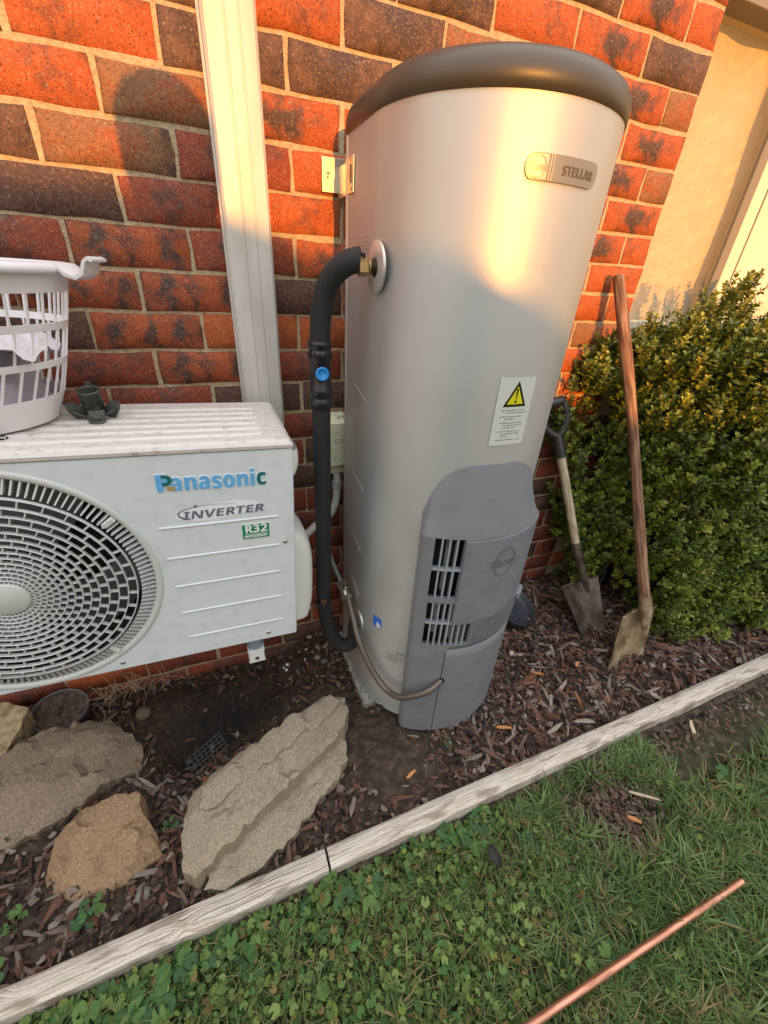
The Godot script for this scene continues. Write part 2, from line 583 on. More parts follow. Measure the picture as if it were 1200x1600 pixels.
func build_wall():
	var kinds := {"O": 3, "F": 3, "D": 3, "B": 2, "M": 3, "T": 2, "S": 3}
	var relief := ntex(404, 0.16, [], [], 256, 3)
	var sd := 100
	for k in kinds:
		brick_mats[k] = []
		for i in kinds[k]:
			sd += 1
			var m := StandardMaterial3D.new()
			m.albedo_texture = img_tex(brick_image(k, sd))
			m.roughness = 0.72
			m.metallic_specular = 0.4
			m.heightmap_enabled = true
			m.heightmap_texture = relief
			m.heightmap_scale = 0.13
			brick_mats[k].append(m)
	for i in 7: brick_full.append(brick_mesh(0.2325, 0.0785, 0.055, 900 + i))
	for i in 4: brick_half.append(brick_mesh(0.1125, 0.0785, 0.055, 950 + i))
	var mortar := rough_mat(Color(0.40, 0.315, 0.20), Color(0.46, 0.37, 0.24), Color(0.51, 0.415, 0.28), 12, 0.02, 6.0, 0.22, 0.95)
	var wall := thing("brick_wall", "red and dark clinker brick house wall with cream mortar joints", "brick wall")
	# mortar body, with the window opening left free
	var b := MB.new()
	var xl := -3.5
	var xr := 4.6
	var wx0 := 1.672
	var wx1 := 3.20
	var zf := -0.0042
	var zb := -0.105
	var add := func(ax: float, bx: float, ay: float, by: float):
		b.box(Vector3((ax + bx) / 2, (ay + by) / 2, (zf + zb) / 2), Vector3(bx - ax, by - ay, zf - zb))
	add.call(xl, wx0, -0.25, 2.65)
	add.call(wx0, wx1, -0.25, 1.085)
	add.call(wx0, wx1, 2.045, 2.65)
	add.call(wx1, xr, -0.25, 2.65)
	put("mortar", b.done(), mortar, wall)
	# bricks one by one in the part of the wall that the picture shows
	for j in range(-6, 21):
		var y := BEDTOP - PITCH * (j + 0.5)
		var odd := absi(j) % 2 == 1
		for k in range(-4, 7):
			var xa := k * 0.24 + (0.12 if odd else 0.0) + 0.005
			var half := odd and k == 6
			if xa > 1.6 and not half: continue
			var tone := pick_tone(j, k)
			var mm: Array = brick_mats[tone]
			var o := put("brick", (brick_half if half else brick_full)[rng.randi() % (4 if half else 7)], mm[rng.randi() % mm.size()], wall)
			var flip := rng.randf() < 0.5
			o.position = Vector3(xa + (0.055 if half else 0.115) + rng.randf_range(-0.0012, 0.0012), y + rng.randf_range(-0.0012, 0.0012), rng.randf_range(-0.0008, 0.0012))
			if flip and tone in ["O", "F", "S"]: o.rotation = Vector3(0, 0, PI)
	# the rest, joined
	var rest := []
	for j in range(-11, 22):
		var y := BEDTOP - PITCH * (j + 0.5)
		var odd := absi(j) % 2 == 1
		for k in range(-15, 20):
			var xa := k * 0.24 + (0.12 if odd else 0.0) + 0.005
			var xb := xa + 0.23
			if j >= -6 and j < 21 and k >= -4 and xa < 1.675: continue
			if y > 1.06 and y < 2.06 and xb > 1.675 and xa < 3.2: continue
			if xa < -3.5 or xb > 4.6: continue
			rest.append(Transform3D(Basis.IDENTITY, Vector3(xa + 0.115, y, rng.randf_range(-0.001, 0.001))))
	for part in 3:
		var st := SurfaceTool.new()
		for i in rest.size():
			if i % 3 == part: st.append_from(brick_full[i % 7], 0, rest[i])
		put("outer_bricks", st.commit(), brick_mats[["M", "O", "B"][part]][0], wall, "stuff")
	# sloping brick-on-edge sill
	for i in 18:
		var m := MB.new()
		m.box(Vector3.ZERO, Vector3(0.074, 0.10, 0.150), 0.003)
		var o := put("sill_brick", m.done(), brick_mats["D"][i % 3], wall)
		o.transform = Transform3D(Basis(Vector3.RIGHT, deg_to_rad(28.0)), Vector3(1.716 + 0.084 * i, 1.105, -0.035))
	b = MB.new()
	b.box(Vector3.ZERO, Vector3(1.52, 0.094, 0.144), 0.0)
	var sm := put("sill_mortar", b.done(), mortar, wall)
	sm.transform = Transform3D(Basis(Vector3.RIGHT, deg_to_rad(28.0)), Vector3(2.436, 1.103, -0.036))

func build_window():
	var w := thing("window", "cream framed window with insect screen and pale blind behind the hedge", "window", Vector3(1.675, 1.17, -0.06))
	var cream := mat(Color(0.74, 0.68, 0.53), 0.45)
	var brown := mat(Color(0.22, 0.19, 0.15), 0.5)
	var black := mat(Color(0.05, 0.045, 0.04), 0.6)
	var H := 0.82
	var bar := func(called: String, x0: float, x1: float, y0: float, y1: float, z0: float, z1: float, m: Material):
		var b := MB.new()
		b.box(Vector3((x0 + x1) / 2, (y0 + y1) / 2, (z0 + z1) / 2), Vector3(x1 - x0, y1 - y0, z1 - z0), 0.002)
		put(called, b.done(), m, w)
	bar.call("frame_head", 0.0, 1.53, H - 0.005, H + 0.055, -0.04, 0.058, brown)
	bar.call("frame_sill", 0.0, 1.53, -0.02, 0.018, -0.04, 0.02, cream)
	bar.call("frame_side", 1.49, 1.53, 0.018, H - 0.005, -0.04, 0.02, cream)
	bar.call("screen_stile", 0.44, 0.485, 0.018, H - 0.005, -0.01, 0.012, brown)
	bar.call("mullion", 0.487, 0.555, 0.018, H - 0.005, -0.035, 0.006, cream)
	bar.call("track", 0.557, 0.574, 0.018, H - 0.005, -0.035, -0.01, black)
	bar.call("sash_stile", 0.576, 0.625, 0.018, H - 0.005, -0.035, 0.0, cream)
	bar.call("track", 0.627, 0.634, 0.018, H - 0.005, -0.035, -0.012, black)
	# screen of fine wire
	var im := Image.create(64, 64, false, Image.FORMAT_RGBA8)
	im.fill(Color(0.5, 0.47, 0.4, 0.0))
	for k in 4:
		im.fill_rect(Rect2i(k * 16, 0, 3, 64), Color(0.62, 0.56, 0.44, 1.0))
		im.fill_rect(Rect2i(0, k * 16, 64, 3), Color(0.62, 0.56, 0.44, 1.0))
	var sm := StandardMaterial3D.new()
	sm.albedo_texture = img_tex(im)
	sm.transparency = BaseMaterial3D.TRANSPARENCY_ALPHA_SCISSOR
	sm.alpha_scissor_threshold = 0.5
	sm.roughness = 0.5
	var b := MB.new()
	b.quv(Vector3(0.0, 0.018, 0), Vector3(0.44, 0.018, 0), Vector3(0.44, H - 0.005, 0), Vector3(0.0, H - 0.005, 0), Vector2(0, 0), Vector2(27, 0), Vector2(27, 49), Vector2(0, 49))
	put("insect_screen", b.done(), sm, w)
	# blind with slight waves, and glass
	var blind := mat(Color(0.80, 0.72, 0.55), 0.8)
	blind.heightmap_enabled = true
	blind.uv1_scale = Vector3(6, 6, 1)
	blind.heightmap_texture = ntex(91, 0.01, [], [], 256, 3)
	blind.heightmap_scale = 0.3
	b = MB.new()
	b.grid(40, 20, func(u, v): return Vector3(u * 1.49, (H + 0.05) * v, -0.055 + 0.006 * sin(u * 40.0 + 2.0 * sin(v * 5.0)) + 0.003 * sin(v * 9.0 + u * 11.0)))
	put("blind", b.done(), blind, w)
	var glass := StandardMaterial3D.new()
	glass.albedo_color = Color(0.95, 0.97, 0.95, 0.06)
	glass.transparency = BaseMaterial3D.TRANSPARENCY_ALPHA
	glass.roughness = 0.03
	b = MB.new()
	b.box(Vector3(1.06, 0.415, -0.024), Vector3(0.85, 0.79, 0.004))
	put("pane", b.done(), glass, w)
	b = MB.new()
	b.box(Vector3(0.76, 0.41, -0.25), Vector3(1.53, 0.9, 0.02))
	put("backing", b.done(), mat(Color(0.4, 0.36, 0.3), 0.9), w)

# ------------------------------------------------------------------ fence that throws the shade
func build_fence():
	var f := thing("paling_fence", "grey paling fence across the lawn behind the photographer, lower at one end", "fence", Vector3(0, -0.02, 7.0))
	var wood := [mat(Color(0.40, 0.40, 0.41), 0.9), mat(Color(0.45, 0.445, 0.44), 0.9), mat(Color(0.36, 0.36, 0.37), 0.9)]
	var zs := 7.0
	var top := func(x: float) -> float:
		var xw: float = x + 0.04 * zs
		var y: float
		if xw < 0.2: y = 1.415
		elif xw < 0.62: y = lerp(1.415, 1.29, (xw - 0.2) / 0.42)
		elif xw < 1.6: y = lerp(1.29, 0.86, (xw - 0.62) / 0.98)
		else: y = 0.84
		return y + 0.13 * zs + 0.02
	var n := 0
	var x := -4.5
	while x < 7.5:
		var b := MB.new()
		b.prism([Vector2(x, 0.0), Vector2(x + 0.103, 0.0), Vector2(x + 0.103, top.call(x + 0.103)), Vector2(x, top.call(x))], -0.008, 0.008)
		put("paling", b.done(), wood[n % 3], f)
		n += 1
		x += 0.1035
	for k in 2:
		var b := MB.new()
		b.box(Vector3(1.5, 0.35 + 0.75 * k, 0.030), Vector3(12.0, 0.07, 0.04), 0.003)
		put("rail", b.done(), wood[1], f)

# ------------------------------------------------------------------ air conditioner
func build_aircon():
	var u := thing("air_conditioner", "white outdoor air conditioner unit with round fan grille on the brick wall", "air conditioner", Vector3(-0.03, 0.4505, 0.2405))
	u.rotation.z = deg_to_rad(-2.0)
	var white := mat(Color(0.66, 0.71, 0.755), 0.38)
	white.albedo_texture = ntex(61, 0.012, [Color(0.90, 0.90, 0.89), Color(0.98, 0.98, 0.98), Color(1, 1, 1)], [0.1, 0.36, 0.7], 512, 6)
	white.uv1_triplanar = true
	white.uv1_scale = Vector3.ONE * 3.0
	var lid := mat(Color(0.66, 0.63, 0.62), 0.42)
	lid.albedo_texture = ntex(64, 0.02, [Color(0.62, 0.56, 0.50), Color(0.95, 0.92, 0.91), Color(1, 0.98, 0.97)], [0.10, 0.27, 0.6], 512, 6)
	lid.uv1_triplanar = true
	lid.uv1_scale = Vector3(3, 3, 6)
	var dark := mat(Color(0.03, 0.032, 0.034), 0.7)
	var W := 0.78
	var H := 0.55
	var zf := 0.1445
	var cx := -0.157
	var cy := 0.262
	var R := 0.257
	# front panel with its round hole
	var b := MB.new()
	var x0 := -W / 2
	var x1 := W / 2
	var y0 := 0.0
	var y1 := 0.533
	var angs := []
	for i in 96: angs.append(TAU * i / 96.0)
	for c in [Vector2(x0, y0), Vector2(x1, y0), Vector2(x1, y1), Vector2(x0, y1)]:
		angs.append(fposmod((c - Vector2(cx, cy)).angle(), TAU))
	angs.sort()
	var edge := func(a: float) -> Vector2:
		var d := Vector2(cos(a), sin(a))
		var t := 1e9
		if d.x > 1e-6: t = minf(t, (x1 - cx) / d.x)
		if d.x < -1e-6: t = minf(t, (x0 - cx) / d.x)
		if d.y > 1e-6: t = minf(t, (y1 - cy) / d.y)
		if d.y < -1e-6: t = minf(t, (y0 - cy) / d.y)
		return Vector2(cx, cy) + d * t
	for i in angs.size():
		var a: float = angs[i]
		var c: float = angs[(i + 1) % angs.size()]
		var ea: Vector2 = edge.call(a)
		var ec: Vector2 = edge.call(c)
		var ia := Vector2(cx + cos(a) * R, cy + sin(a) * R)
		var ic := Vector2(cx + cos(c) * R, cy + sin(c) * R)
		b.sm = -1
		b.quad(Vector3(ia.x, ia.y, zf), Vector3(ea.x, ea.y, zf), Vector3(ec.x, ec.y, zf), Vector3(ic.x, ic.y, zf))
		# hole rim turned inward
		b.sm = 3
		b.quad(Vector3(ia.x, ia.y, zf), Vector3(ic.x, ic.y, zf), Vector3(ic.x, ic.y, zf - 0.03), Vector3(ia.x, ia.y, zf - 0.03))
	put("front_panel", b.done(), white, u)
	# shell: sides, back, bottom
	b = MB.new()
	var t := 0.004
	b.box(Vector3(x1 - t / 2 + 0.002, 0.2665, -0.003), Vector3(t, 0.533, 2 * zf - 0.012), 0.0015)
	b.box(Vector3(x0 + t / 2 - 0.002, 0.2665, -0.003), Vector3(t, 0.533, 2 * zf - 0.012), 0.0015)
	b.box(Vector3(0, 0.2665, -zf + 0.003), Vector3(W - 0.01, 0.53, 0.005))
	b.box(Vector3(0, 0.002, -0.003), Vector3(W - 0.01, 0.004, 2 * zf - 0.02))
	# rolled front corner edges
	b.tube([Vector3(x1 - 0.002, 0.002, zf - 0.005), Vector3(x1 - 0.002, 0.531, zf - 0.005)], 0.0052, 10)
	b.tube([Vector3(x0 + 0.002, 0.002, zf - 0.005), Vector3(x0 + 0.002, 0.531, zf - 0.005)], 0.0052, 10)
	b.tube([Vector3(x0 + 0.002, 0.001, zf - 0.005), Vector3(x1 - 0.002, 0.001, zf - 0.005)], 0.0052, 10)
	put("casing", b.done(), white, u)
	# top cover with long grooves
	b = MB.new()
	var prof := [[zf + 0.002, 0.533], [zf + 0.003, 0.540], [zf - 0.001, 0.5465], [zf - 0.008, 0.5495], [zf - 0.014, 0.550]]
	var zz := zf - 0.03
	while zz > -zf + 0.04:
		prof.append_array([[zz, 0.550], [zz - 0.005, 0.5462], [zz - 0.014, 0.5462], [zz - 0.019, 0.550]])
		zz -= 0.037
	prof.append_array([[-zf + 0.008, 0.550], [-zf - 0.001, 0.545], [-zf - 0.002, 0.533]])
	var xe := [x0 - 0.003, x0 + 0.004, x0 + 0.012, x0 + 0.05, x0 + 0.06, x1 - 0.06, x1 - 0.05, x1 - 0.012, x1 - 0.004, x1 + 0.003]
	var hy := func(i: int, y: float) -> float:
		if i == 0 or i == 9: return minf(y, 0.5405)
		if i == 1 or i == 8: return minf(y, 0.548)
		if i <= 3 or i >= 6: return 0.550 if (y > 0.5461 and y < 0.5499 and true) else y
		return y
	for i in xe.size() - 1:
		for k in prof.size() - 1:
			var ya: float = prof[k][1]
			var yb: float = prof[k + 1][1]
			var inner := k >= 4 and k < prof.size() - 3
			var A := Vector3(xe[i], hy.call(i, ya) if inner else minf(ya, hy.call(i, 0.55)), prof[k][0])
			var B := Vector3(xe[i + 1], hy.call(i + 1, ya) if inner else minf(ya, hy.call(i + 1, 0.55)), prof[k][0])
			var C := Vector3(xe[i + 1], hy.call(i + 1, yb) if inner else minf(yb, hy.call(i + 1, 0.55)), prof[k + 1][0])
			var Dd := Vector3(xe[i], hy.call(i, yb) if inner else minf(yb, hy.call(i, 0.55)), prof[k + 1][0])
			b.sm = -1
			b.quad(A, B, C, Dd)
	b.box(Vector3(x1 + 0.001, 0.537, -0.001), Vector3(0.004, 0.0078, 2 * zf - 0.004))
	b.box(Vector3(x0 - 0.001, 0.537, -0.001), Vector3(0.004, 0.0078, 2 * zf - 0.004))
	put("top_cover", b.done(), lid, u)
	b = MB.new()
	b.box(Vector3(0, 0.5322, zf - 0.0005), Vector3(W - 0.004, 0.0016, 0.004))
	put("cover_gap", b.done(), mat(Color(0.16, 0.17, 0.18), 0.8), u)
	# fan housing and fan
	b = MB.new()
	var face := Transform3D(Basis(Vector3.RIGHT, PI / 2), Vector3(cx, cy, zf))   # y of the lathe points out of the panel
	b.lathe([Vector2(0.0001, -0.17), Vector2(0.24, -0.17), Vector2(0.242, -0.03)], 48, Transform3D(Basis(Vector3.RIGHT, PI / 2), Vector3(cx, cy, zf)), 0)
	put("fan_shroud", b.done(), dark, u)
	b = MB.new()
	b.lathe([Vector2(0.05, -0.11), Vector2(0.052, -0.05), Vector2(0.045, -0.043), Vector2(0.0, -0.042)], 32, face)
	for q in 3:
		var a0 := TAU * q / 3.0 + 0.5
		b.grid(10, 6, func(uu, vv):
			var rr: float = lerp(0.045, 0.22, vv)
			var aa: float = a0 + uu * lerp(1.1, 1.55, vv) + 0.35 * vv
			return Vector3(cx + rr * cos(aa), cy + rr * sin(aa), zf - 0.10 + 0.055 * uu))
	put("fan", b.done(), mat(Color(0.11, 0.12, 0.125), 0.5), u)
	# grille: concentric rings joined by staggered short bars that read as spirals
	var gw := mat(Color(0.56, 0.57, 0.57), 0.42)
	var depth := func(r: float) -> float:
		return zf + 0.016 - 0.010 * pow(clamp((r - 0.19) / 0.04, 0.0, 1.0), 2.0)
	var rings := []
	var r := 0.043
	var step := 0.0088
	while r < 0.2245:
		rings.append(r)
		r += step
		step = minf(step * 1.07, 0.0168)
	for q in rings.size():
		b = MB.new()
		var rr: float = rings[q]
		b.lathe([Vector2(rr - 0.0010, -0.008), Vector2(rr + 0.0010, -0.008), Vector2(rr + 0.0010, -0.001), Vector2(rr, 0.0), Vector2(rr - 0.0010, -0.001), Vector2(rr - 0.0010, -0.008)], 72, Transform3D(Basis(Vector3.RIGHT, PI / 2), Vector3(cx, cy, depth.call(rr))), -1)
		put("grille_ring", b.done(), gw, u)
	b = MB.new()
	for q in rings.size():
		var ra: float = rings[q - 1] if q > 0 else 0.0355
		var rb: float = rings[q]
		var cnt := 36
		for s in cnt:
			var a := TAU * s / cnt + q * 0.068
			var m := (ra + rb) * 0.5
			b.box(Vector3(cx + m * cos(a), cy + m * sin(a), depth.call(m) - 0.0055), Vector3(rb - ra - 0.001, 0.0022, 0.008), 0.0, Basis(Vector3.BACK, a))
	put("grille_bars", b.done(), gw, u, "stuff")
	b = MB.new()
	b.lathe([Vector2(0.036, -0.008), Vector2(0.036, 0.001), Vector2(0.033, 0.0026), Vector2(0.0, 0.003)], 48, Transform3D(Basis(Vector3.RIGHT, PI / 2), Vector3(cx, cy, zf + 0.016)))
	put("grille_hub", b.done(), gw, u)
	b = MB.new()
	var n := 132
	for s in n:
		var a := TAU * s / n
		var e := Vector3(cos(a), sin(a), 0)
		var tt := Vector3(-sin(a), cos(a), 0)
		var pa := Vector3(cx, cy, zf + 0.008) + e * 0.222
		var pb := Vector3(cx, cy, zf - 0.001) + e * 0.250
		var wv := tt * 0.0014
		var dz := Vector3(0, 0, -0.012)
		b.quad(pa - wv, pb - wv, pb + wv, pa + wv)
		b.quad(pa + wv, pb + wv, pb + wv + dz, pa + wv + dz)
		b.quad(pb - wv, pa - wv, pa - wv + dz, pb - wv + dz)
	put("grille_slats", b.done(), gw, u, "stuff")
	b = MB.new()
	b.lathe([Vector2(0.247, -0.012), Vector2(0.260, -0.004), Vector2(0.263, 0.0005), Vector2(0.260, 0.003), Vector2(0.252, 0.0032), Vector2(0.248, -0.001), Vector2(0.247, -0.012)], 96, face)
	put("grille_rim", b.done(), gw, u)
	for k in 4:
		var a := TAU * k / 4.0 + 0.62
		b = MB.new()
		b.box(Vector3(cx + 0.236 * cos(a), cy + 0.236 * sin(a), zf + 0.001), Vector3(0.026, 0.012, 0.012), 0.002, Basis(Vector3.BACK, a))
		put("grille_clip", b.done(), gw, u)
	# embossed lines of the front panel
	for k in 5:
		b = MB.new()
		var yy: float = [0.371, 0.294, 0.2165, 0.138, 0.059][k]
		var xa := 0.115 + 0.004 * k
		b.tube([Vector3(xa, yy, zf - 0.0012), Vector3(xa + 0.004, yy, zf), Vector3(0.354, yy, zf), Vector3(0.358, yy, zf - 0.0012)], [0.0008, 0.0026, 0.0026, 0.0008], 8)
		put("pressed_line", b.done(), white, u)
	for p in [Vector2(-0.015, 0.020), Vector2(0.318, 0.020), Vector2(0.37, 0.30)]:
		b = MB.new()
		b.lathe([Vector2(0.0055, -0.001), Vector2(0.0052, 0.0016), Vector2(0.003, 0.003), Vector2(0, 0.0034)], 14, Transform3D(Basis(Vector3.RIGHT, PI / 2), Vector3(p.x, p.y, zf)))
		put("screw", b.done(), mat(Color(0.45, 0.46, 0.47), 0.35, 0.9), u)
	# maker's name: light blue letters, first and last partly green and gold, on a white film
	var blue := mat(Color(0.14, 0.42, 0.76), 0.45)
	var teal := mat(Color(0.012, 0.135, 0.125), 0.45)
	var film := mat(Color(0.80, 0.84, 0.88), 0.4)
	var tilt := Basis(Vector3.BACK, deg_to_rad(-0.6))
	var lett := text_mesh("Panasonic", 0.0505, 0.0008)
	var lv: PackedVector3Array = lett[Mesh.ARRAY_VERTEX]
	var mn := 1e9
	var mx := -1e9
	for p in lv:
		mn = minf(mn, p.x); mx = maxf(mx, p.x)
	var kx := 0.205 / (mx - mn)
	var at := Vector3(0.232, 0.471, zf + 0.0012)
	var fit := func(p: Vector3) -> Vector3: return at + tilt * Vector3((p.x - (mn + mx) / 2) * kx, p.y, p.z)
	for e in 3:
		put("maker_name", text_to("Panasonic", 0.0505, 0.0008, func(p): return Vector3(fit.call(p)) + Vector3(0.0009 * (e - 1), 0.0004 * (e % 2), 0.00008 * e)), blue, u)
	var halo := func(p: Vector3) -> Vector3: return at + tilt * Vector3((p.x - (mn + mx) / 2) * kx * 1.0, p.y, p.z - 0.0005)
	for o4 in [Vector3(0.0018, 0.0018, -0.0004), Vector3(-0.0018, 0.0018, -0.00045), Vector3(0.0018, -0.0018, -0.0005), Vector3(-0.0018, -0.0018, -0.00055)]:
		put("name_film", text_to("Panasonic", 0.0505, 0.0005, func(p): return Vector3(halo.call(p)) + o4), film, u)
	# green and gold faces over the ends of the name
	b = MB.new()
	var bz := zf + 0.0026
	var bc := Vector2(0.1455, 0.4790)
	for i in 12:
		var t0 := -PI / 2 + PI * i / 12.0
		var t1 := -PI / 2 + PI * (i + 1) / 12.0
		b.quad(Vector3(bc.x + 0.0046 * cos(t0), bc.y + 0.0046 * sin(t0), bz), Vector3(bc.x + 0.0118 * cos(t0), bc.y + 0.0118 * sin(t0), bz), Vector3(bc.x + 0.0118 * cos(t1), bc.y + 0.0118 * sin(t1), bz), Vector3(bc.x + 0.0046 * cos(t1), bc.y + 0.0046 * sin(t1), bz))
	for sg in [-1, 1]:
		b.quad(Vector3(0.1395, bc.y + (0.0046 if sg > 0 else -0.0118), bz), Vector3(bc.x, bc.y + (0.0046 if sg > 0 else -0.0118), bz), Vector3(bc.x, bc.y + (0.0118 if sg > 0 else -0.0046), bz), Vector3(0.1395, bc.y + (0.0118 if sg > 0 else -0.0046), bz))
	put("green_letter", b.done(), teal, u)
	put("green_letter", text_to("c", 0.0505, 0.0009, func(p): return Vector3(0.3255, 0.4712, zf + 0.0017) + Vector3(p.x * kx, p.y, p.z)), teal, u)
	b = MB.new()
	b.box(Vector3(0.1535, 0.4605, zf + 0.0016), Vector3(0.014, 0.009, 0.0007))
	put("gold_patch", b.done(), mat(Color(0.42, 0.30, 0.10), 0.5), u)
	b = MB.new()
	b.box(Vector3(0.136, 0.472, zf + 0.0019), Vector3(0.0075, 0.0335, 0.0007))
	put("blue_patch", b.done(), blue, u)
	# INVERTER with its swoosh
	var gry := mat(Color(0.13, 0.15, 0.19), 0.5)
	var it := func(p: Vector3) -> Vector3: return Vector3(0.247 + p.x * 1.30 + p.y * 0.20, 0.3965 + p.y * 0.95 + p.x * 0.02, zf + 0.0010 + p.z)
	put("lettering", text_to("INVERTER", 0.0265, 0.0007, it), gry, u)
	b = MB.new()
	var oval := []
	for k in 40:
		var a := TAU * k / 40.0
		oval.append(Vector2(0.234 + 0.083 * cos(a), 0.400 + 0.0185 * sin(a) + 0.006 * cos(a)))
	b.prism(oval, zf + 0.0001, zf + 0.0004)
	put("lettering_film", b.done(), film, u)
	b = MB.new()
	var sw := []
	for k in 25:
		var a := lerpf(0.9, 3.95, k / 24.0)
		sw.append(Vector3(0.225 + 0.068 * cos(a), 0.3995 + 0.017 * sin(a), zf + 0.0006))
	var swr := []
	for k in 25: swr.append(0.0003 + 0.0022 * pow(k / 24.0, 2.0))
	b.tube(sw, swr, 6)
	b.tube([Vector3(0.1915, 0.4155, zf), Vector3(0.1915, 0.4155, zf + 0.0012)], 0.0032, 12)
	put("swoosh", b.done(), gry, u)
	# refrigerant sticker
	b = MB.new()
	b.box(Vector3(0.3065, 0.339, zf + 0.0006), Vector3(0.061, 0.040, 0.0010), 0.0003)
	var st := put("sticker", b.done(), mat(Color(0.80, 0.84, 0.82), 0.45), u)
	st.set_meta("label", "green refrigerant sticker")
	b = MB.new()
	b.box(Vector3(0.3065, 0.339, zf + 0.0010), Vector3(0.058, 0.037, 0.0010), 0.0003)
	put("sticker_face", b.done(), mat(Color(0.010, 0.21, 0.125), 0.4), st)
	var wl := mat(Color(0.86, 0.88, 0.86), 0.5)
	put("sticker_text", text_to("R32", 0.0275, 0.0006, func(p): return Vector3(0.3065 + p.x * 1.05, 0.3455 + p.y, zf + 0.0017 + p.z)), wl, st)
	put("sticker_text", text_to("REFRIGERANT", 0.0078, 0.0006, func(p): return Vector3(0.3065 + p.x * 0.98, 0.3265 + p.y, zf + 0.0017 + p.z)), wl, st)
	b = MB.new()
	b.box(Vector3(0.3065, 0.3318, zf + 0.0016), Vector3(0.046, 0.0009, 0.0006))
	put("sticker_rule", b.done(), wl, st)
	# side cover of the pipe valves, handle and terminal block on the right-hand end
	var off := mat(Color(0.76, 0.76, 0.74), 0.4)
	b = MB.new()
	var xs1 := x1 + 0.002
	b.grid(12, 16, func(uu, vv):
		var a: float = (uu - 0.5) * PI
		var yy: float = lerp(-0.005, 0.285, vv)
		var e: float = 0.066 * pow(maxf(0.0, 1.0 - pow(absf(vv * 2.0 - 0.82) / 1.19, 3.4)), 0.55)
		var ss := signf(sin(a)) * pow(absf(sin(a)), 0.6)
		return Vector3(xs1 + e * pow(cos(a), 0.5) - 0.001, yy, 0.012 - 0.085 * ss * (-1.0)), true)
	put("valve_cover", b.done(), off, u)
	b = MB.new()
	b.grid(10, 10, func(uu, vv):
		var a: float = (uu - 0.5) * PI
		var yy: float = lerp(0.425, 0.500, vv)
		var e: float = 0.032 * pow(maxf(0.0, 1.0 - pow(absf(vv * 2.0 - 1.25) / 1.26, 2.5)), 0.6)
		return Vector3(xs1 + e * pow(cos(a), 0.5) - 0.001, yy, 0.03 + 0.055 * sin(a)), true)
	put("carry_handle", b.done(), off, u)
	b = MB.new()
	for k in 7:
		b.box(Vector3(x1 + 0.008, 0.345 + 0.009 * k, 0.03), Vector3(0.016, 0.005, 0.09), 0.001)
	put("terminal_vent", b.done(), mat(Color(0.35, 0.36, 0.36), 0.6), u)

	# wall brackets
	for k in 1:
		var br := thing("wall_bracket", "white metal bracket with grey rubber foot under the air conditioner's right end", "bracket", Vector3(0.252, 0.382, 0.012))
		var galv := mat(Color(0.72, 0.74, 0.75), 0.4)
		b = MB.new()
		b.box(Vector3(0, -0.018, 0.17), Vector3(0.045, 0.003, 0.34), 0.001)
		b.box(Vector3(-0.021, -0.036, 0.17), Vector3(0.003, 0.036, 0.34), 0.001)
		b.box(Vector3(0.021, -0.036, 0.17), Vector3(0.003, 0.036, 0.34), 0.001)
		b.box(Vector3(0, -0.040, 0.3385), Vector3(0.045, 0.044, 0.003), 0.001)
		put("arm", b.done(), galv, br)
		b = MB.new()
		b.box(Vector3(0, -0.10, 0.004), Vector3(0.045, 0.26, 0.006), 0.001)
		put("back_plate", b.done(), galv, br)
		b = MB.new()
		b.lathe([Vector2(0.021, -0.016), Vector2(0.023, -0.008), Vector2(0.018, 0.004), Vector2(0.02, 0.022), Vector2(0.012, 0.034), Vector2(0, 0.035)], 20, Transform3D(Basis.IDENTITY, Vector3(0, 0.0, 0.315)))
		put("rubber_foot", b.done(), mat(Color(0.22, 0.28, 0.34), 0.5), br)
		b = MB.new()
		b.lathe([Vector2(0.006, 0.0), Vector2(0.005, 0.002), Vector2(0, 0.0022)], 12, Transform3D(Basis(Vector3.RIGHT, PI / 2), Vector3(0, -0.046, 0.340)))
		put("bolt", b.done(), mat(Color(0.05, 0.05, 0.05), 0.5), br)

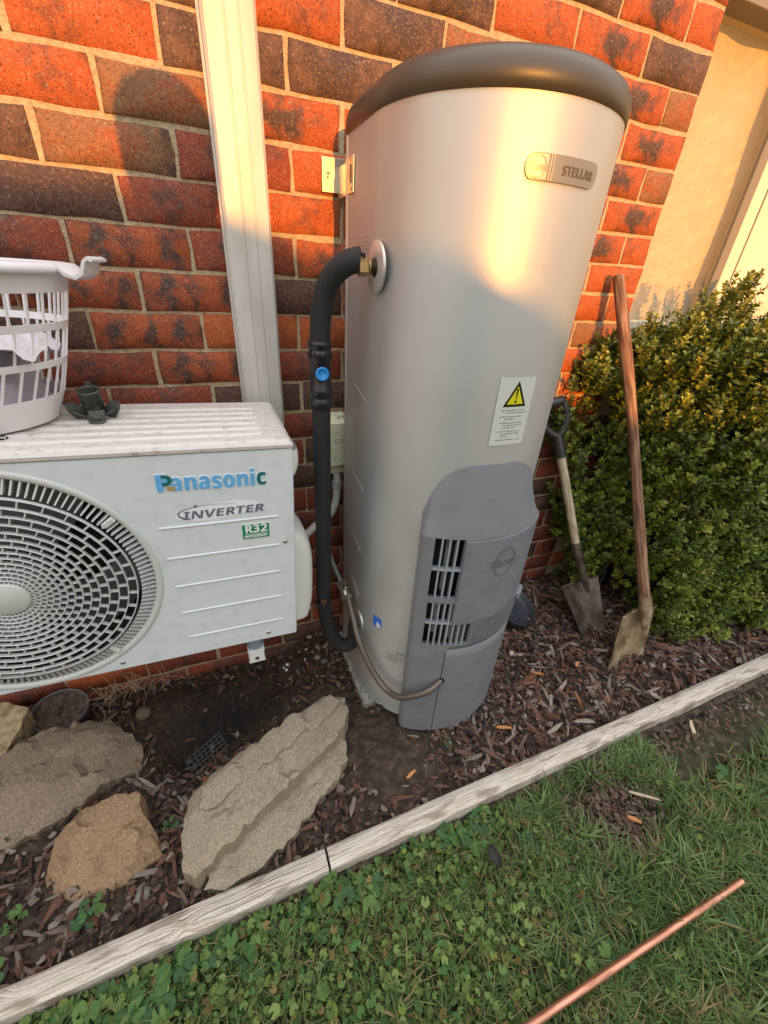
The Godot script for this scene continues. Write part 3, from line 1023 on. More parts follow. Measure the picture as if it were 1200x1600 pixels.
# ------------------------------------------------------------------ pipe trunking
func build_trunking():
	var t := thing("pipe_trunking", "off-white plastic pipe trunking running up the wall behind the air conditioner", "trunking", Vector3(0.367, 0.905, 0))
	var pl := mat(Color(0.60, 0.59, 0.56), 0.38)
	pl.albedo_texture = ntex(141, 0.008, [Color(0.86, 0.85, 0.83), Color(1, 1, 1)], [0.3, 0.6], 256, 5)
	pl.uv1_triplanar = true
	pl.uv1_scale = Vector3(3, 1, 3)
	var prof := [Vector2(-0.054, 0.0), Vector2(-0.054, 0.012), Vector2(-0.050, 0.014), Vector2(-0.050, 0.050), Vector2(-0.044, 0.058), Vector2(-0.012, 0.060), Vector2(-0.0105, 0.0578), Vector2(-0.008, 0.0578), Vector2(-0.0065, 0.060), Vector2(0.014, 0.060), Vector2(0.0155, 0.0578), Vector2(0.018, 0.0578), Vector2(0.0195, 0.060), Vector2(0.044, 0.058), Vector2(0.050, 0.050), Vector2(0.050, 0.014), Vector2(0.054, 0.012), Vector2(0.054, 0.0)]
	var b := MB.new()
	var y1 := 1.8
	for i in prof.size() - 1:
		var p: Vector2 = prof[i]
		var q: Vector2 = prof[i + 1]
		b.quad(Vector3(p.x, 0, p.y), Vector3(q.x, 0, q.y), Vector3(q.x, y1, q.y), Vector3(p.x, y1, p.y))
	put("cover", b.done(), pl, t)
	b = MB.new()
	b.box(Vector3(0, 0.02, 0.028), Vector3(0.092, 0.004, 0.052))
	put("end_plate", b.done(), mat(Color(0.2, 0.2, 0.2), 0.8), t)
	b = MB.new()
	b.tube([Vector3(0.026, 0.03, 0.034), Vector3(0.028, -0.15, 0.034), Vector3(0.032, -0.24, 0.055), Vector3(0.03, -0.30, 0.12), Vector3(0.0, -0.33, 0.2)], 0.0155, 14)
	b.tube([Vector3(-0.012, 0.03, 0.030), Vector3(-0.01, -0.15, 0.030), Vector3(0.01, -0.28, 0.06), Vector3(0.01, -0.36, 0.13)], 0.014, 14)
	put("wrapped_pipes", b.done(), mat(Color(0.72, 0.72, 0.70), 0.5), t)

# ------------------------------------------------------------------ water heater
const HX := 0.8145
const HZ := 0.284
const HR := 0.238
func hp(deg: float, y: float, r: float) -> Vector3:      # point on the round front, in the heater's own axes
	var a := deg_to_rad(deg)
	return Vector3(r * sin(a), y, r * cos(a))

func hq(deg: float, y: float, r: float) -> Vector3:      # the same for the cowl, which sits a little off the middle
	return hp(deg + 1.3, y, r)

func build_heater():
	var h := thing("water_heater", "tall silver gas water heater with grey front cowl and dark lid", "water heater", Vector3(HX, 0.0, HZ))
	var steel := mat(Color(0.565, 0.570, 0.580), 0.36, 0.78)
	steel.anisotropy_enabled = true
	steel.anisotropy = 0.5
	steel.roughness_texture = ntex(201, 0.006, [Color(0.72, 0.72, 0.72), Color(1, 1, 1)], [0.2, 0.8], 512, 5)
	steel.roughness = 0.62
	steel.uv1_scale = Vector3(1.0, 1.0, 1.0)
	var grey := mat(Color(0.205, 0.22, 0.25), 0.46)
	grey.albedo_texture = ntex(211, 0.012, [Color(0.86, 0.86, 0.86), Color(0.95, 0.95, 0.95), Color(1.0, 1.0, 1.0)], [0.2, 0.5, 0.8], 512, 6)
	grey.uv1_triplanar = true
	grey.uv1_scale = Vector3.ONE * 2.5
	var lidm := mat(Color(0.050, 0.046, 0.041), 0.42)
	var black := mat(Color(0.012, 0.012, 0.013), 0.6)
	var Y0 := 0.035
	var Y1 := 1.537
	# D-shaped jacket: round front, flat sides running back
	var zb := -0.172
	var outline := []
	var nA := 64
	for i in nA + 1:
		var a := -PI / 2 + PI * i / nA
		outline.append(Vector2(HR * sin(a), HR * cos(a)))
	outline.append(Vector2(HR, zb + 0.006))
	outline.append(Vector2(HR - 0.006, zb))
	outline.append(Vector2(-HR + 0.006, zb))
	outline.append(Vector2(-HR, zb + 0.006))
	var b := MB.new()
	var ys := [Y0, 0.335, 0.3385, Y1]
	for k in 3:
		for i in outline.size():
			var p: Vector2 = outline[i]
			var q: Vector2 = outline[(i + 1) % outline.size()]
			var s := 0.9965 if k == 0 else 1.0
			var s2 := 1.0 if k >= 1 else s
			b.sm = 1 + k if i < nA + 1 or i >= outline.size() - 1 else -1
			var yA: float = ys[k]
			var yB: float = ys[k + 1]
			b.quv(Vector3(p.x * s, yA, p.y * s), Vector3(q.x * s, yA, q.y * s), Vector3(q.x * s2, yB, q.y * s2), Vector3(p.x * s2, yB, p.y * s2), Vector2(yA, float(i) / nA), Vector2(yA, float(i + 1) / nA), Vector2(yB, float(i + 1) / nA), Vector2(yB, float(i) / nA))
	b.sm = -1
	for i in outline.size():
		var p: Vector2 = outline[i]
		var q: Vector2 = outline[(i + 1) % outline.size()]
		b.tri(Vector3(0, Y0, 0), Vector3(q.x, Y0, q.y), Vector3(p.x, Y0, p.y))
	put("jacket", b.done(), steel, h)
	# back edge seams
	for sx in [-1, 1]:
		b = MB.new()
		b.box(Vector3(sx * (HR - 0.004), (Y0 + Y1) / 2, zb + 0.004), Vector3(0.012, Y1 - Y0, 0.014), 0.002)
		put("back_seam", b.done(), mat(Color(0.5, 0.48, 0.45), 0.4, 0.8), h)
	# lid
	var prof := [[0.998, 1.536], [1.012, 1.5372], [1.013, 1.558], [1.000, 1.570], [0.970, 1.581], [0.91, 1.590], [0.79, 1.597], [0.6, 1.604], [0.3, 1.609]]
	b = MB.new()
	b.sm = 1
	for k in prof.size() - 1:
		for i in outline.size():
			var p: Vector2 = outline[i]
			var q: Vector2 = outline[(i + 1) % outline.size()]
			var s: float = prof[k][0]
			var s2: float = prof[k + 1][0]
			b.quad(Vector3(p.x * s, prof[k][1], p.y * s), Vector3(q.x * s, prof[k][1], q.y * s), Vector3(q.x * s2, prof[k + 1][1], q.y * s2), Vector3(p.x * s2, prof[k + 1][1], p.y * s2))
	for i in outline.size():
		var p: Vector2 = outline[i]
		var q: Vector2 = outline[(i + 1) % outline.size()]
		b.tri(Vector3(0, 1.610, 0), Vector3(p.x * 0.3, 1.609, p.y * 0.3), Vector3(q.x * 0.3, 1.609, q.y * 0.3))
		b.tri(Vector3(0, 1.536, 0), Vector3(q.x * 0.998, 1.536, q.y * 0.998), Vector3(p.x * 0.998, 1.536, p.y * 0.998))
	put("lid", b.done(), lidm, h)
	# pressed ribs on the flat side
	for k in 4:
		b = MB.new()
		var yy: float = [1.04, 0.80, 0.60, 0.43][k]
		b.tube([Vector3(-HR + 0.001, yy + 0.012, -0.10), Vector3(-HR + 0.0018, yy + 0.008, -0.085), Vector3(-HR + 0.0018, yy - 0.012, -0.01), Vector3(-HR + 0.001, yy - 0.016, 0.0)], [0.001, 0.0035, 0.0035, 0.001], 8)
		put("pressed_rib", b.done(), steel, h)
	# grey cowl wrapped round the front
	var A0 := -41.2
	var A1 := 47.0
	var topy := func(d: float) -> float:
		var q: float = clamp(absf(d - 2.0) / 43.5, 0.0, 1.0)
		return 0.944 - 0.115 * pow(q, 4.6) - 0.02 * pow(q, 14.0) - 0.0018 * maxf(0.0, d - 10.0)
	var creased := func(d: float) -> float: return minf(0.770, topy.call(d) - 0.012)
	var rad := func(d: float, y: float) -> float:
		var q: float = minf(d - A0, A1 - d) / 4.0
		var e: float = 0.002 + 0.034 * sqrt(clamp(q, 0.0, 1.0))
		var cy: float = creased.call(d)
		var ty: float = topy.call(d)
		if y > cy: e = lerpf(e, 0.002, clamp((y - cy) / (ty - cy), 0.0, 1.0))
		return HR + e
	# window cut-outs of the cowl, in degrees and metres: [from, to, low, high]
	var holes := [[-32.0, -17.0, 0.588, 0.772], [-31.5, -17.0, 0.418, 0.572], [-17.0, -4.5, 0.418, 0.495]]
	var da := 1.25
	var av := []
	var d := A0
	while d < A1 - 0.01:
		av.append(d)
		d += da
	av.append(A1)
	for e in [-32.0, -31.5, -17.0, -4.5]: av.append(e)
	av.sort()
	var yv := [0.03, 0.10, 0.2, 0.3, 0.36, 0.398, 0.401, 0.404, 0.418, 0.45, 0.495, 0.53, 0.572, 0.588, 0.64, 0.70, 0.74]
	b = MB.new()
	for i in av.size() - 1:
		var a: float = av[i]
		var c: float = av[i + 1]
		if c - a < 0.02: continue
		var mid := (a + c) / 2
		for k in yv.size():
			var y0: float = yv[k]
			var y1a: float = yv[k + 1] if k < yv.size() - 1 else creased.call(a)
			var y1c: float = yv[k + 1] if k < yv.size() - 1 else creased.call(c)
			var hole := false
			for q in holes:
				if mid > q[0] and mid < q[1] and (y0 + y1a) / 2 > q[2] and (y0 + y1a) / 2 < q[3] : hole = true
			if hole: continue
			var g := 0.0
			if mid > -17.0 and y0 > 0.397 and y0 < 0.403: g = -0.006
			var ga := -0.006 if (a > -17.0 and absf(y0 - 0.401) < 0.001) else 0.0
			var gb := -0.006 if (a > -17.0 and k < yv.size() - 1 and absf(y1a - 0.401) < 0.001) else 0.0
			b.sm = 2
			b.quad(hq(a, y0, rad.call(a, y0) + ga), hq(c, y0, rad.call(c, y0) + ga), hq(c, y1c, rad.call(c, y1c) + gb), hq(a, y1a, rad.call(a, y1a) + gb))
		for k in 10:
			var f0 := k / 10.0
			var f1 := (k + 1) / 10.0
			var ya0: float = lerpf(creased.call(a), topy.call(a), f0)
			var ya1: float = lerpf(creased.call(a), topy.call(a), f1)
			var yc0: float = lerpf(creased.call(c), topy.call(c), f0)
			var yc1: float = lerpf(creased.call(c), topy.call(c), f1)
			b.sm = 3
			b.quad(hq(a, ya0, rad.call(a, ya0)), hq(c, yc0, rad.call(c, yc0)), hq(c, yc1, rad.call(c, yc1)), hq(a, ya1, rad.call(a, ya1)))
		b.sm = -1
		b.quad(hq(a, 0.03, HR - 0.01), hq(c, 0.03, HR - 0.01), hq(c, 0.03, rad.call(c, 0.03)), hq(a, 0.03, rad.call(a, 0.03)))
	# thickness at the cut-outs
	for q in holes:
		var aa: float = q[0]
		while aa < q[1] - 0.01:
			var cc: float = minf(aa + 2.5, q[1])
			for e in [2, 3]:
				if q[0] == -17.0 and false: continue
				var r1: float = HR + 0.036
				b.sm = -1
				var yq: float = q[e]
				b.quad(hq(aa, yq, r1 - 0.012), hq(cc, yq, r1 - 0.012), hq(cc, yq, r1), hq(aa, yq, r1))
			aa += 2.5
		for e in [0, 1]:
			if e == 1 and q[2] < 0.5 and q[1] < -10.0:
				b.quad(hq(q[1], 0.495, HR + 0.024), hq(q[1], 0.572, HR + 0.024), hq(q[1], 0.572, HR + 0.036), hq(q[1], 0.495, HR + 0.036))
			elif not (e == 0 and q[0] == -17.0):
				b.quad(hq(q[e], q[2], HR + 0.024), hq(q[e], q[3], HR + 0.024), hq(q[e], q[3], HR + 0.036), hq(q[e], q[2], HR + 0.036))
	var cowl := put("cowl", b.done(), grey, h)
	# raised access panel on the cowl
	b = MB.new()
	var pan := func(a0: float, a1: float, y0: float, y1: float, r: float):
		var m := int((a1 - a0) / 2.5)
		for i in m:
			var a := lerpf(a0, a1, float(i) / m)
			var c := lerpf(a0, a1, float(i + 1) / m)
			b.sm = 4
			b.quad(hq(a, y0, r), hq(c, y0, r), hq(c, y1, r), hq(a, y1, r))
			b.sm = -1
			b.quad(hq(a, y1, r), hq(c, y1, r), hq(c, y1, HR + 0.03), hq(a, y1, HR + 0.03))
			b.quad(hq(c, y0, r), hq(a, y0, r), hq(a, y0, HR + 0.03), hq(c, y0, HR + 0.03))
		b.quad(hq(a0, y0, HR + 0.03), hq(a0, y0, r), hq(a0, y1, r), hq(a0, y1, HR + 0.03))
		b.quad(hq(a1, y0, r), hq(a1, y0, HR + 0.03), hq(a1, y1, HR + 0.03), hq(a1, y1, r))
	pan.call(-16.4, 42.0, 0.505, 0.764, HR + 0.0395)
	put("access_panel", b.done(), grey, cowl)
	# bars of the grille openings
	var light := mat(Color(0.33, 0.35, 0.39), 0.45)
	var vbar := func(deg: float, y0: float, y1: float):
		var m := MB.new()
		var w := 0.42
		m.quad(hq(deg - w, y0, HR + 0.0355), hq(deg + w, y0, HR + 0.0355), hq(deg + w, y1, HR + 0.0355), hq(deg - w, y1, HR + 0.0355))
		m.quad(hq(deg + w, y0, HR + 0.0355), hq(deg + w, y0, HR + 0.020), hq(deg + w, y1, HR + 0.020), hq(deg + w, y1, HR + 0.0355))
		m.quad(hq(deg - w, y0, HR + 0.020), hq(deg - w, y0, HR + 0.0355), hq(deg - w, y1, HR + 0.0355), hq(deg - w, y1, HR + 0.020))
		put("grille_bar", m.done(), light, cowl)
	for x in [-28.3, -24.5, -20.7]:
		vbar.call(x, 0.588, 0.772)
	for x in [-28.3, -25.0, -21.7, -18.4]:
		vbar.call(x, 0.418, 0.572)
	for x in [-14.9, -11.5, -8.1]:
		vbar.call(x, 0.418, 0.495)
	for q in [[-32.0, -17.0, 0.678], [-31.5, -17.0, 0.500]]:
		b = MB.new()
		for i in 6:
			var a := lerpf(q[0], q[1], i / 6.0)
			var c := lerpf(q[0], q[1], (i + 1) / 6.0)
			var yq: float = q[2]
			b.quad(hq(a, yq - 0.0025, HR + 0.0345), hq(c, yq - 0.0025, HR + 0.0345), hq(c, yq + 0.0025, HR + 0.0345), hq(a, yq + 0.0025, HR + 0.0345))
			b.quad(hq(a, yq + 0.0025, HR + 0.0345), hq(c, yq + 0.0025, HR + 0.0345), hq(c, yq + 0.0025, HR + 0.02), hq(a, yq + 0.0025, HR + 0.02))
			b.quad(hq(a, yq - 0.0025, HR + 0.02), hq(c, yq - 0.0025, HR + 0.02), hq(c, yq - 0.0025, HR + 0.0345), hq(a, yq - 0.0025, HR + 0.0345))
		put("grille_crossbar", b.done(), light, cowl)
	# dark cavity with pale ducts seen behind the bars
	b = MB.new()
	for i in 10:
		var a := lerpf(-34.0, -3.0, i / 10.0)
		var c := lerpf(-34.0, -3.0, (i + 1) / 10.0)
		b.quad(hq(a, 0.40, HR + 0.0015), hq(c, 0.40, HR + 0.0015), hq(c, 0.78, HR + 0.0015), hq(a, 0.78, HR + 0.0015))
	put("grille_cavity", b.done(), black, cowl)
	for q in [[-24.0, 0.60, 0.76, 0.008], [-25.5, 0.45, 0.56, 0.010], [-14.0, 0.425, 0.47, 0.010]]:
		b = MB.new()
		b.tube([hq(q[0], q[1], HR + 0.006), hq(q[0], q[2], HR + 0.006)], q[3], 12)
		put("inner_duct", b.done(), mat(Color(0.35, 0.36, 0.36), 0.5), cowl)
	# closed ribs to the right of the opening
	for i in 21:
		var a := -3.0 + 2.15 * i
		b = MB.new()
		var w := 0.55
		b.quad(hq(a - w, 0.415, HR + 0.0362), hq(a, 0.415, HR + 0.0395), hq(a, 0.497, HR + 0.0395), hq(a - w, 0.497, HR + 0.0362))
		b.quad(hq(a, 0.415, HR + 0.0395), hq(a + w, 0.415, HR + 0.0362), hq(a + w, 0.497, HR + 0.0362), hq(a, 0.497, HR + 0.0395))
		b.quad(hq(a + w, 0.497, HR + 0.0362), hq(a, 0.497, HR + 0.0395), hq(a, 0.497, HR + 0.0362), hq(a - w, 0.497, HR + 0.0362))
		put("louver_rib", b.done(), grey, cowl)
	# joint line low on the cowl
	b = MB.new()
	b.quad(hq(-17.25, 0.032, HR + 0.0366), hq(-16.8, 0.032, HR + 0.0366), hq(-16.8, 0.396, HR + 0.0366), hq(-17.25, 0.396, HR + 0.0366))
	put("cowl_joint", b.done(), black, cowl)
	b = MB.new()
	b.tube([hq(-16.9, 0.272, HR + 0.034), hq(-16.9, 0.272, HR + 0.0385)], 0.0125, 14)
	put("cable_hole", b.done(), black, cowl)
	b = MB.new()
	b.box(hq(40.0, 0.50, HR + 0.04), Vector3(0.05, 0.025, 0.02), 0.004, Basis(Vector3.UP, deg_to_rad(40.0)))
	put("latch", b.done(), grey, cowl)
	# emblem on the cowl: oval ring with script
	b = MB.new()
	for i in 40:
		var t0 := TAU * i / 40.0
		var t1 := TAU * (i + 1) / 40.0
		var P := func(t: float, k: float) -> Vector3: return hq(8.2 + 7.2 * k * cos(t), 0.688 + 0.044 * k * sin(t), HR + 0.0412)
		b.quad(P.call(t0, 1.0), P.call(t1, 1.0), P.call(t1, 0.93), P.call(t0, 0.93))
	var emb := mat(Color(0.145, 0.155, 0.18), 0.45)
	put("emblem", b.done(), emb, cowl)
	put("emblem_script", text_to("Rheem", 0.036, 0.0015, func(p): return hq(8.2 + rad_to_deg((p.x + p.y * 0.25) * 0.60 / HR), 0.688 + p.y, HR + 0.0402 + p.z), false, true), emb, cowl)
	# name badge, curved to the jacket
	var bm := mat(Color(0.24, 0.235, 0.23), 0.40, 0.5)
	var bl := mat(Color(0.42, 0.40, 0.36), 0.38, 0.6)
	var badge := func(a0: float, a1: float, y0: float, y1: float, r: float, ro: float) -> ArrayMesh:
		var m := MB.new()
		var n := 24
		var hy: float = (y1 - y0) / 2
		var ym := (y0 + y1) / 2
		var cap := rad_to_deg(hy / HR) * 0.75
		var ht := func(a: float) -> float:
			var e: float = minf(a - a0, a1 - a)
			if e >= cap: return hy
			return hy * sqrt(maxf(0.0, 1.0 - pow((cap - e) / cap, 2.0)))
		var seg := []
		for i in n + 1:
			var s := i / float(n)
			seg.append(a0 + (a1 - a0) * (0.5 - 0.5 * cos(PI * s)))
		for i in n:
			var a: float = seg[i]
			var c: float = seg[i + 1]
			var ha: float = ht.call(a)
			var hc: float = ht.call(c)
			m.sm = -1
			m.quad(hp(a, ym - ha, r), hp(c, ym - hc, r), hp(c, ym + hc, r), hp(a, ym + ha, r))
			m.quad(hp(a, ym + ha, r), hp(c, ym + hc, r), hp(c, ym + hc, ro), hp(a, ym + ha, ro))
			m.quad(hp(c, ym - hc, r), hp(a, ym - ha, r), hp(a, ym - ha, ro), hp(c, ym - hc, ro))
		return m.done()
	var bdg := put("badge", badge.call(-17.2, 18.2, 1.434, 1.468, HR + 0.003, HR - 0.001), bm, h)
	b = MB.new()
	for q in [-7.4, -6.2]:
		b.quad(hp(q - 0.25, 1.4345, HR + 0.0038), hp(q + 0.25, 1.4345, HR + 0.0038), hp(q + 0.25, 1.4675, HR + 0.0038), hp(q - 0.25, 1.4675, HR + 0.0038))
	b.grid(8, 1, func(uu, vv):
		var a: float = lerp(-16.2, -8.4, uu)
		var hh: float = 0.0165 * sqrt(maxf(0.05, 1.0 - pow(maxf(0.0, (-10.6 - a) / 6.4), 2.0)))
		return hp(a, 1.451 + hh * 0.93 * (vv * 2.0 - 1.0), HR + 0.0034))
	put("badge_end", b.done(), bl, bdg)
	var ink := mat(Color(0.12, 0.11, 0.095), 0.5, 0.3)
	put("badge_text", text_to("STELLAR", 0.0165, 0.0012, func(p): return hp(6.6 + rad_to_deg(p.x * 1.05 / HR), 1.4500 + p.y, HR + 0.0036 + p.z)), ink, bdg)
	put("badge_script", text_to("Rheem", 0.0135, 0.001, func(p): return hp(-12.1 + rad_to_deg((p.x + p.y * 0.3) * 0.72 / HR), 1.451 + p.y, HR + 0.0038 + p.z), true, true), mat(Color(0.30, 0.28, 0.24), 0.4, 0.7), bdg)
	b = MB.new()
	for i in 40:
		var t0 := TAU * i / 40.0
		var t1 := TAU * (i + 1) / 40.0
		var P := func(t: float, k: float) -> Vector3: return hp(-12.2 + 3.3 * k * cos(t), 1.451 + 0.0145 * k * sin(t), HR + 0.0041)
		b.quad(P.call(t0, 1.0), P.call(t1, 1.0), P.call(t1, 0.9), P.call(t0, 0.9))
	put("badge_oval", b.done(), mat(Color(0.30, 0.28, 0.24), 0.4, 0.7), bdg)
	# warning label
	var im := Image.create(256, 384, false, Image.FORMAT_RGB8)
	im.fill(Color(0.80, 0.81, 0.79))
	for y in range(18, 160):
		var k := (y - 18) / 142.0
		var wdt := int(k * 84.0)
		for x in range(128 - wdt, 128 + wdt + 1):
			var inner := k > 0.20 and y < 146 and absf(x - 128) < (k - 0.20) * 84.0
			im.set_pixel(x, y, Color(0.83, 0.80, 0.10) if inner else Color(0.05, 0.05, 0.04))
	for y in range(62, 118):
		var ww := int(lerpf(8.0, 3.0, (y - 62) / 56.0))
		im.fill_rect(Rect2i(128 - ww, y, ww * 2, 1), Color(0.05, 0.05, 0.04))
	for y in range(124, 140):
		var ww := int(sqrt(maxf(0.0, 64.0 - pow(y - 132.0, 2.0))))
		im.fill_rect(Rect2i(128 - ww, y, ww * 2, 1), Color(0.05, 0.05, 0.04))
	var rows := [[0, 176, 40, 216], [1, 190, 76, 228], [0, 212, 40, 208], [1, 226, 76, 150], [0, 248, 40, 214], [1, 262, 70, 210], [1, 276, 70, 160], [0, 298, 40, 204], [1, 312, 70, 206], [1, 326, 70, 116], [0, 348, 40, 180], [0, 350, 196, 226]]
	var tr := RandomNumberGenerator.new()
	tr.seed = 8
	for q in rows:
		var x: int = q[2]
		while x < q[3]:
			var wl := tr.randi_range(8, 22)
			for cxx in range(x, min(x + wl, q[3])):
				if (cxx - x) % 5 < 4:
					var hh := tr.randi_range(4, 7)
					im.fill_rect(Rect2i(cxx, q[1] + 7 - hh, 1, hh), Color(0.28, 0.29, 0.29))
			x += wl + 5
	var lm := StandardMaterial3D.new()
	lm.albedo_texture = img_tex(im)
	lm.roughness = 0.45
	b = MB.new()
	b.grid(12, 1, func(uu, vv): return hp(lerp(-10.4, 10.6, uu), lerp(0.988, 1.130, vv), HR + 0.0012))
	# grid's v runs up, the picture's down
	var lab := put("warning_label", MB_flip(b), lm, h)
	lab.set_meta("label", "white warning label with yellow triangle")
	# faint print and rating plate on the flat side and low band
	var ghost := mat(Color(0.40, 0.38, 0.36), 0.4, 0.5)
	b = MB.new()
	for k in 5:
		var m := 6
		for i in m:
			b.box(Vector3(-HR - 0.0006, 1.356 - 0.007 * k, -0.10 + 0.017 * i + 0.002 * (k % 2)), Vector3(0.0008, 0.0016, 0.0125))
	put("faint_print", b.done(), ghost, h)
	b = MB.new()
	for k in 4:
		for i in 7 - k:
			var a := -55.0 + 2.2 * i
			b.quad(hp(a, 0.300 - 0.009 * k, HR + 0.0006), hp(a + 1.8, 0.300 - 0.009 * k, HR + 0.0006), hp(a + 1.8, 0.303 - 0.009 * k, HR + 0.0006), hp(a, 0.303 - 0.009 * k, HR + 0.0006))
	b.quad(hp(-47.0, 0.312, HR + 0.0008), hp(-41.0, 0.312, HR + 0.0008), hp(-41.0, 0.320, HR + 0.0008), hp(-47.0, 0.320, HR + 0.0008))
	put("rating_print", b.done(), mat(Color(0.25, 0.25, 0.26), 0.6), h)
	b = MB.new()
	b.grid(4, 1, func(uu, vv): return hp(lerp(-69.0, -61.0, uu), lerp(0.378, 0.417, vv), HR + 0.0012))
	put("blue_sticker", b.done(), mat(Color(0.04, 0.16, 0.62), 0.4), h)
	b = MB.new()
	b.quad(hp(-65.5, 0.380, HR + 0.0018), hp(-61.5, 0.380, HR + 0.0018), hp(-61.5, 0.392, HR + 0.0018), hp(-65.0, 0.402, HR + 0.0018))
	put("sticker_flash", b.done(), mat(Color(0.6, 0.75, 0.85), 0.4), h)
	# outlet with collar plate and brass union
	var plate := mat(Color(0.62, 0.61, 0.60), 0.4, 0.6)
	var ox := Basis(Vector3.BACK, PI / 2)
	b = MB.new()
	b.lathe([Vector2(0.046, -0.002), Vector2(0.046, 0.002), Vector2(0.044, 0.0034), Vector2(0.02, 0.004), Vector2(0.0, 0.004)], 36, Transform3D(ox, Vector3(-HR, 1.302, 0.035)))
	put("collar_plate", b.done(), plate, h)
	b = MB.new()
	b.lathe([Vector2(0.017, 0.004), Vector2(0.017, 0.0048), Vector2(0.0, 0.0048)], 24, Transform3D(ox, Vector3(-HR, 1.302, 0.035)))
	put("outlet_hole", b.done(), black, h)
	var brass := mat(Color(0.52, 0.38, 0.20), 0.32, 0.9)
	b = MB.new()
	var oy := Vector3(-HR, 1.302, 0.035)
	b.lathe([Vector2(0.011, 0.0), Vector2(0.011, 0.014), Vector2(0.0125, 0.014), Vector2(0.0125, 0.018), Vector2(0.011, 0.018), Vector2(0.011, 0.022)], 20, Transform3D(ox, oy))
	b.lathe([Vector2(0.0, 0.020), Vector2(0.016, 0.020), Vector2(0.0175, 0.022), Vector2(0.0175, 0.036), Vector2(0.016, 0.038), Vector2(0.0, 0.038)], 6, Transform3D(ox, oy), -1)
	put("brass_union", b.done(), brass, h)
	b = MB.new()
	b.lathe([Vector2(0.040, -0.002), Vector2(0.040, 0.002), Vector2(0.038, 0.003), Vector2(0.0, 0.0034)], 32, Transform3D(ox, Vector3(-HR, 0.318, 0.0)))
	put("collar_plate", b.done(), plate, h)
	# stay bracket back to the wall
	var zinc := mat(Color(0.70, 0.66, 0.56), 0.36, 0.85)
	b = MB.new()
	b.box(Vector3(-HR - 0.003, 1.466, -0.130), Vector3(0.003, 0.062, 0.038), 0.001)
	b.box(Vector3(-HR + 0.005, 1.484, -HZ + 0.006), Vector3(0.066, 0.066, 0.003), 0.001)
	b.box(Vector3(-HR + 0.012, 1.470, -0.205), Vector3(0.003, 0.060, 0.14), 0.001)
	put("stay_bracket", b.done(), zinc, h)
	b = MB.new()
	b.box(Vector3(-HR - 0.005, 1.468, -0.128), Vector3(0.002, 0.030, 0.003))
	b.box(Vector3(-HR - 0.014, 1.480, -HZ + 0.0078), Vector3(0.004, 0.004, 0.001))
	put("bracket_slot", b.done(), black, h)
	b = MB.new()
	b.lathe([Vector2(0.004, 0.0), Vector2(0.003, 0.002), Vector2(0, 0.0025)], 12, Transform3D(Basis(Vector3.RIGHT, PI / 2), Vector3(-HR - 0.013, 1.488, -HZ + 0.0076)))
	b.lathe([Vector2(0.0035, 0.0), Vector2(0.003, 0.002), Vector2(0, 0.0025)], 12, Transform3D(ox, Vector3(-HR - 0.0045, 1.444, -0.120)))
	put("bracket_screw", b.done(), mat(Color(0.4, 0.36, 0.28), 0.4, 0.9), h)
	# feet
	for q in [Vector2(-0.17, 0.12), Vector2(0.17, 0.12), Vector2(0.0, 0.225), Vector2(-0.17, -0.12), Vector2(0.17, -0.12)]:
		b = MB.new()
		b.box(Vector3(q.x, 0.018, q.y), Vector3(0.06, 0.045, 0.05), 0.004)
		put("foot", b.done(), mat(Color(0.03, 0.03, 0.03), 0.7), h)
	# white relief line poking out at the far side of the cowl
	var pv := thing("white_drain_pipe", "short white plastic pipe at the heater's right side near the ground", "pipe", Vector3(1.09, 0.10, 0.32))
	b = MB.new()
	b.tube([Vector3(-0.02, 0.30, 0.0), Vector3(0.0, 0.26, 0.0), Vector3(0.004, 0.1, 0.0), Vector3(0.0, -0.06, 0.01)], 0.016, 14)
	put("pipe_run", b.done(), mat(Color(0.72, 0.72, 0.70), 0.4), pv)
	b = MB.new()
	b.tube([Vector3(0.004, 0.19, 0.0), Vector3(0.004, 0.15, 0.0)], 0.021, 14)
	put("coupling", b.done(), mat(Color(0.70, 0.70, 0.68), 0.4), pv)

	# concrete pad
	var pad := rough_mat(Color(0.20, 0.19, 0.17), Color(0.30, 0.285, 0.26), Color(0.38, 0.36, 0.33), 88, 0.03, 3.0, 0.3, 0.95)
	b = MB.new()
	b.box(Vector3(0.83, 0.010, 0.22), Vector3(0.53, 0.045, 0.34), 0.006)
	tag(put("concrete_pad", b.done(), pad), "pale concrete slab under the water heater", "slab")

func MB_flip(b: MB) -> ArrayMesh:
	var m := b.done()
	var a := m.surface_get_arrays(0)
	var uv: PackedVector2Array = a[Mesh.ARRAY_TEX_UV]
	for i in uv.size(): uv[i].y = 1.0 - uv[i].y
	a[Mesh.ARRAY_TEX_UV] = uv
	var o := ArrayMesh.new()
	o.add_surface_from_arrays(Mesh.PRIMITIVE_TRIANGLES, a)
	return o

func curve(pts: Array, n := 8) -> Array:
	var out := []
	for i in pts.size() - 1:
		var p0: Vector3 = pts[max(i - 1, 0)]
		var p1: Vector3 = pts[i]
		var p2: Vector3 = pts[i + 1]
		var p3: Vector3 = pts[min(i + 2, pts.size() - 1)]
		for k in n:
			out.append(p1.cubic_interpolate(p2, p0, p3, float(k) / n))
	out.append(pts[pts.size() - 1])
	return out

